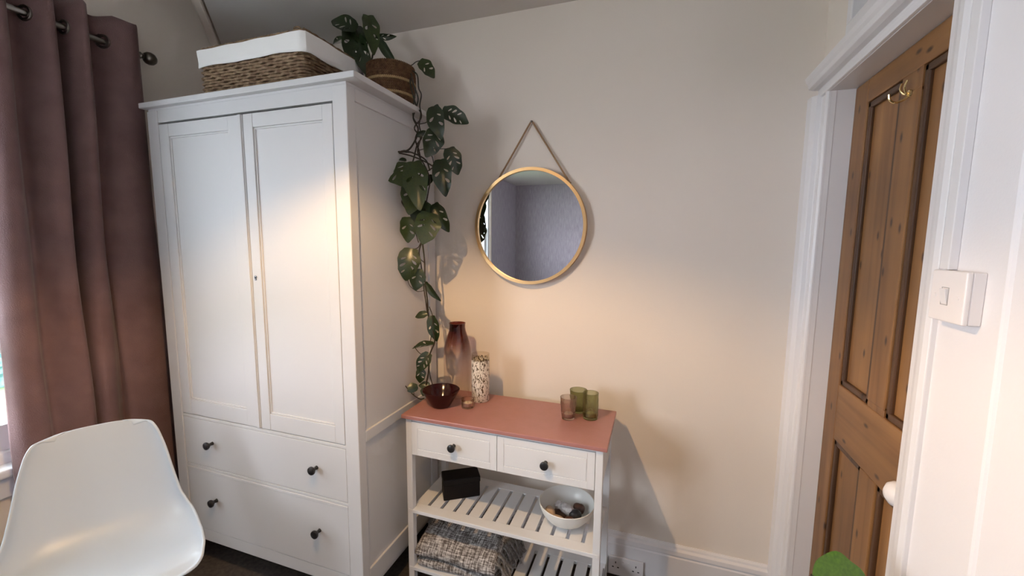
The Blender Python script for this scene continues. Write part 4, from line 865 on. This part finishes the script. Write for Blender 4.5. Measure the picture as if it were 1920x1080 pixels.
# ------------------------------------------------------------------ switch, conduit, socket
sx, sy0, sy1, sz0, sz1 = 0.780, -0.905, -0.8155, 1.2885, 1.3775
sw = root('light_switch', (XN, (sy0 + sy1) / 2, (sz0 + sz1) / 2), 'white single rocker light switch on the wall right of the door', 'light switch')
MB().box(sx, sx + 0.009, sy0, sy1, sz0, sz1).build('plate', M_plast, sw, 0.003, seg=3)
MB().box(sx + 0.0085, XN, sy0 + 0.001, sy1 - 0.001, sz0 + 0.001, sz1 - 0.001).build('back_box', M_plast, sw, 0.002)
cyy = (sy0 + sy1) / 2 + 0.004; czz = (sz0 + sz1) / 2
MB().prism([(sx + 0.001, cyy - 0.0075, czz - 0.013), (sx - 0.001, cyy - 0.0075, czz - 0.013), (sx - 0.0055, cyy - 0.0075, czz + 0.013), (sx + 0.001, cyy - 0.0075, czz + 0.013)], (0, 0.015, 0)).build('rocker', M_gloss, sw, 0.0006)
m = MB(); ring(m, sx - 0.0006, sx + 0.001, cyy - 0.0095, cyy + 0.0095, czz - 0.0155, czz + 0.0155, 0.0012); m.build('rocker_surround', mat('grey_line', (0.35, 0.33, 0.32), 0.5), sw)
for d in (-0.030, 0.030): MB().lathe([(0, -0.0012), (0.003, -0.001), (0.0035, 0)], (sx, (sy0 + sy1) / 2 + d, czz), 12, (1, 0, 0)).build('screw_cover', M_plast, sw)
cdn = MB().box(XN - 0.014, XN, -0.832, -0.808, sz1 + 0.0005, ZC).build('cable_conduit', M_gloss, None, 0.0015, loc=(XN, -0.82, sz1)); tag(cdn, 'white cable conduit running up the wall above the light switch', 'conduit')
k0, k1, kz0, kz1, ky = 0.1636, 0.3116, -0.0400, 0.0460, -0.032
so = root('wall_socket', ((k0 + k1) / 2, -0.02, (kz0 + kz1) / 2), 'white double wall socket on the skirting beside the console table', 'socket')
MB().box(k0, k1, ky, ky + 0.008, kz0, kz1).build('plate', M_plast, so, 0.002)
MB().box(k0 + 0.004, k1 - 0.004, ky + 0.007, -0.019, kz0 + 0.004, kz1 - 0.004).build('back_box', M_plast, so)
kc = (k0 + k1) / 2; zc = (kz0 + kz1) / 2
for s in (-1, 1):
    MB().prism([(kc + s * 0.012 - 0.005, ky + 0.001, zc + 0.004), (kc + s * 0.012 - 0.005, ky - 0.001, zc + 0.004), (kc + s * 0.012 - 0.005, ky - 0.004, zc + 0.026), (kc + s * 0.012 - 0.005, ky + 0.001, zc + 0.026)], (0.010, 0, 0)).build('rocker', M_plast, so, 0.0005)
    h = MB(); hx = kc + s * 0.043
    for (dx, dz, a, b) in ((0, 0.016, 0.002, 0.0045), (-0.011, -0.006, 0.004, 0.0022), (0.011, -0.006, 0.004, 0.0022)): h.box(hx + dx - a, hx + dx + a, ky - 0.0006, ky + 0.001, zc + dz - b, zc + dz + b)
    h.build('pin_holes', M_dark, so, kind='stuff')

# ------------------------------------------------------------------ leafy houseplant near the door (only its top leaf is in view)
hc = Vector((0.60, -0.86, FLOOR)); hp = root('potted_houseplant', hc, 'bright green round-leaved houseplant in front of the pine door', 'plant')
MB().lathe([(0, 0), (0.07, 0), (0.085, 0.02), (0.10, 0.15), (0.104, 0.17), (0.096, 0.17), (0.09, 0.13), (0, 0.13)], hc, 32).build('pot', M_bowl, hp)
MB().lathe([(0, 0.14), (0.05, 0.141), (0.092, 0.134)], hc, 20).build('soil', M_soil, hp)
meC = leaf_mesh('round_leaf', 0.47, [], 4, False); meC.materials.append(M_leafC); LEAF['C', 0] = meC
topb = at(1556, 1062, y=-0.90)
for i, (b, dirv, L) in enumerate(((Vector((0.615, -0.895, 0.787)), Vector((0.86, -0.10, -0.10)), 0.098), (Vector((0.64, -0.80, 0.55)), Vector((0.4, 0.6, 0.1)), 0.12), (Vector((0.52, -0.86, 0.50)), Vector((-0.8, -0.2, 0.15)), 0.11), (Vector((0.60, -0.94, 0.42)), Vector((0.3, -0.9, 0.1)), 0.12))):
    MB().tube(spline([hc + Vector((0, 0, 0.14)), hc.lerp(b, 0.45) + Vector((0, 0, 0.14)), b + Vector((0, 0, 0.0))], 8), 0.003, 6).build('stem', M_vine, hp)
    put_leaf(b, b + dirv.normalized() * L, 1.25, hp, 'C', 0, 0.0, (-0.30, -0.62, 0.72))

# ------------------------------------------------------------------ pendant lamp (above the frame)
pd = root('pendant_lamp', (BULB.x, BULB.y, ZC), 'pendant lamp with an opaque dome shade hanging from the ceiling above the frame', 'lamp')
rr = 0.10; zr = BULB.z - CUT * rr
MB().lathe([(rr, 0), (rr - 0.003, 0.05), (rr * 0.88, 0.11), (rr * 0.6, 0.15), (0.02, 0.175), (0.018, 0.175), (rr * 0.57, 0.147), (rr * 0.86, 0.108), (rr - 0.006, 0.05), (rr - 0.003, 0)], (BULB.x, BULB.y, zr), 48).build('shade', M_shade, pd)
MB().lathe([(0, 0.05), (0.017, 0.05), (0.017, 0.11), (0, 0.11)], BULB, 20).build('lamp_holder', M_black, pd)
MB().tube([BULB + Vector((0, 0, 0.11)), (BULB.x, BULB.y, ZC)], 0.003, 8).build('flex', M_black, pd)
MB().lathe([(0.05, ZC), (0.045, ZC - 0.025), (0.004, ZC - 0.035)], (BULB.x, BULB.y, 0), 24).build('ceiling_rose', M_plast, pd)
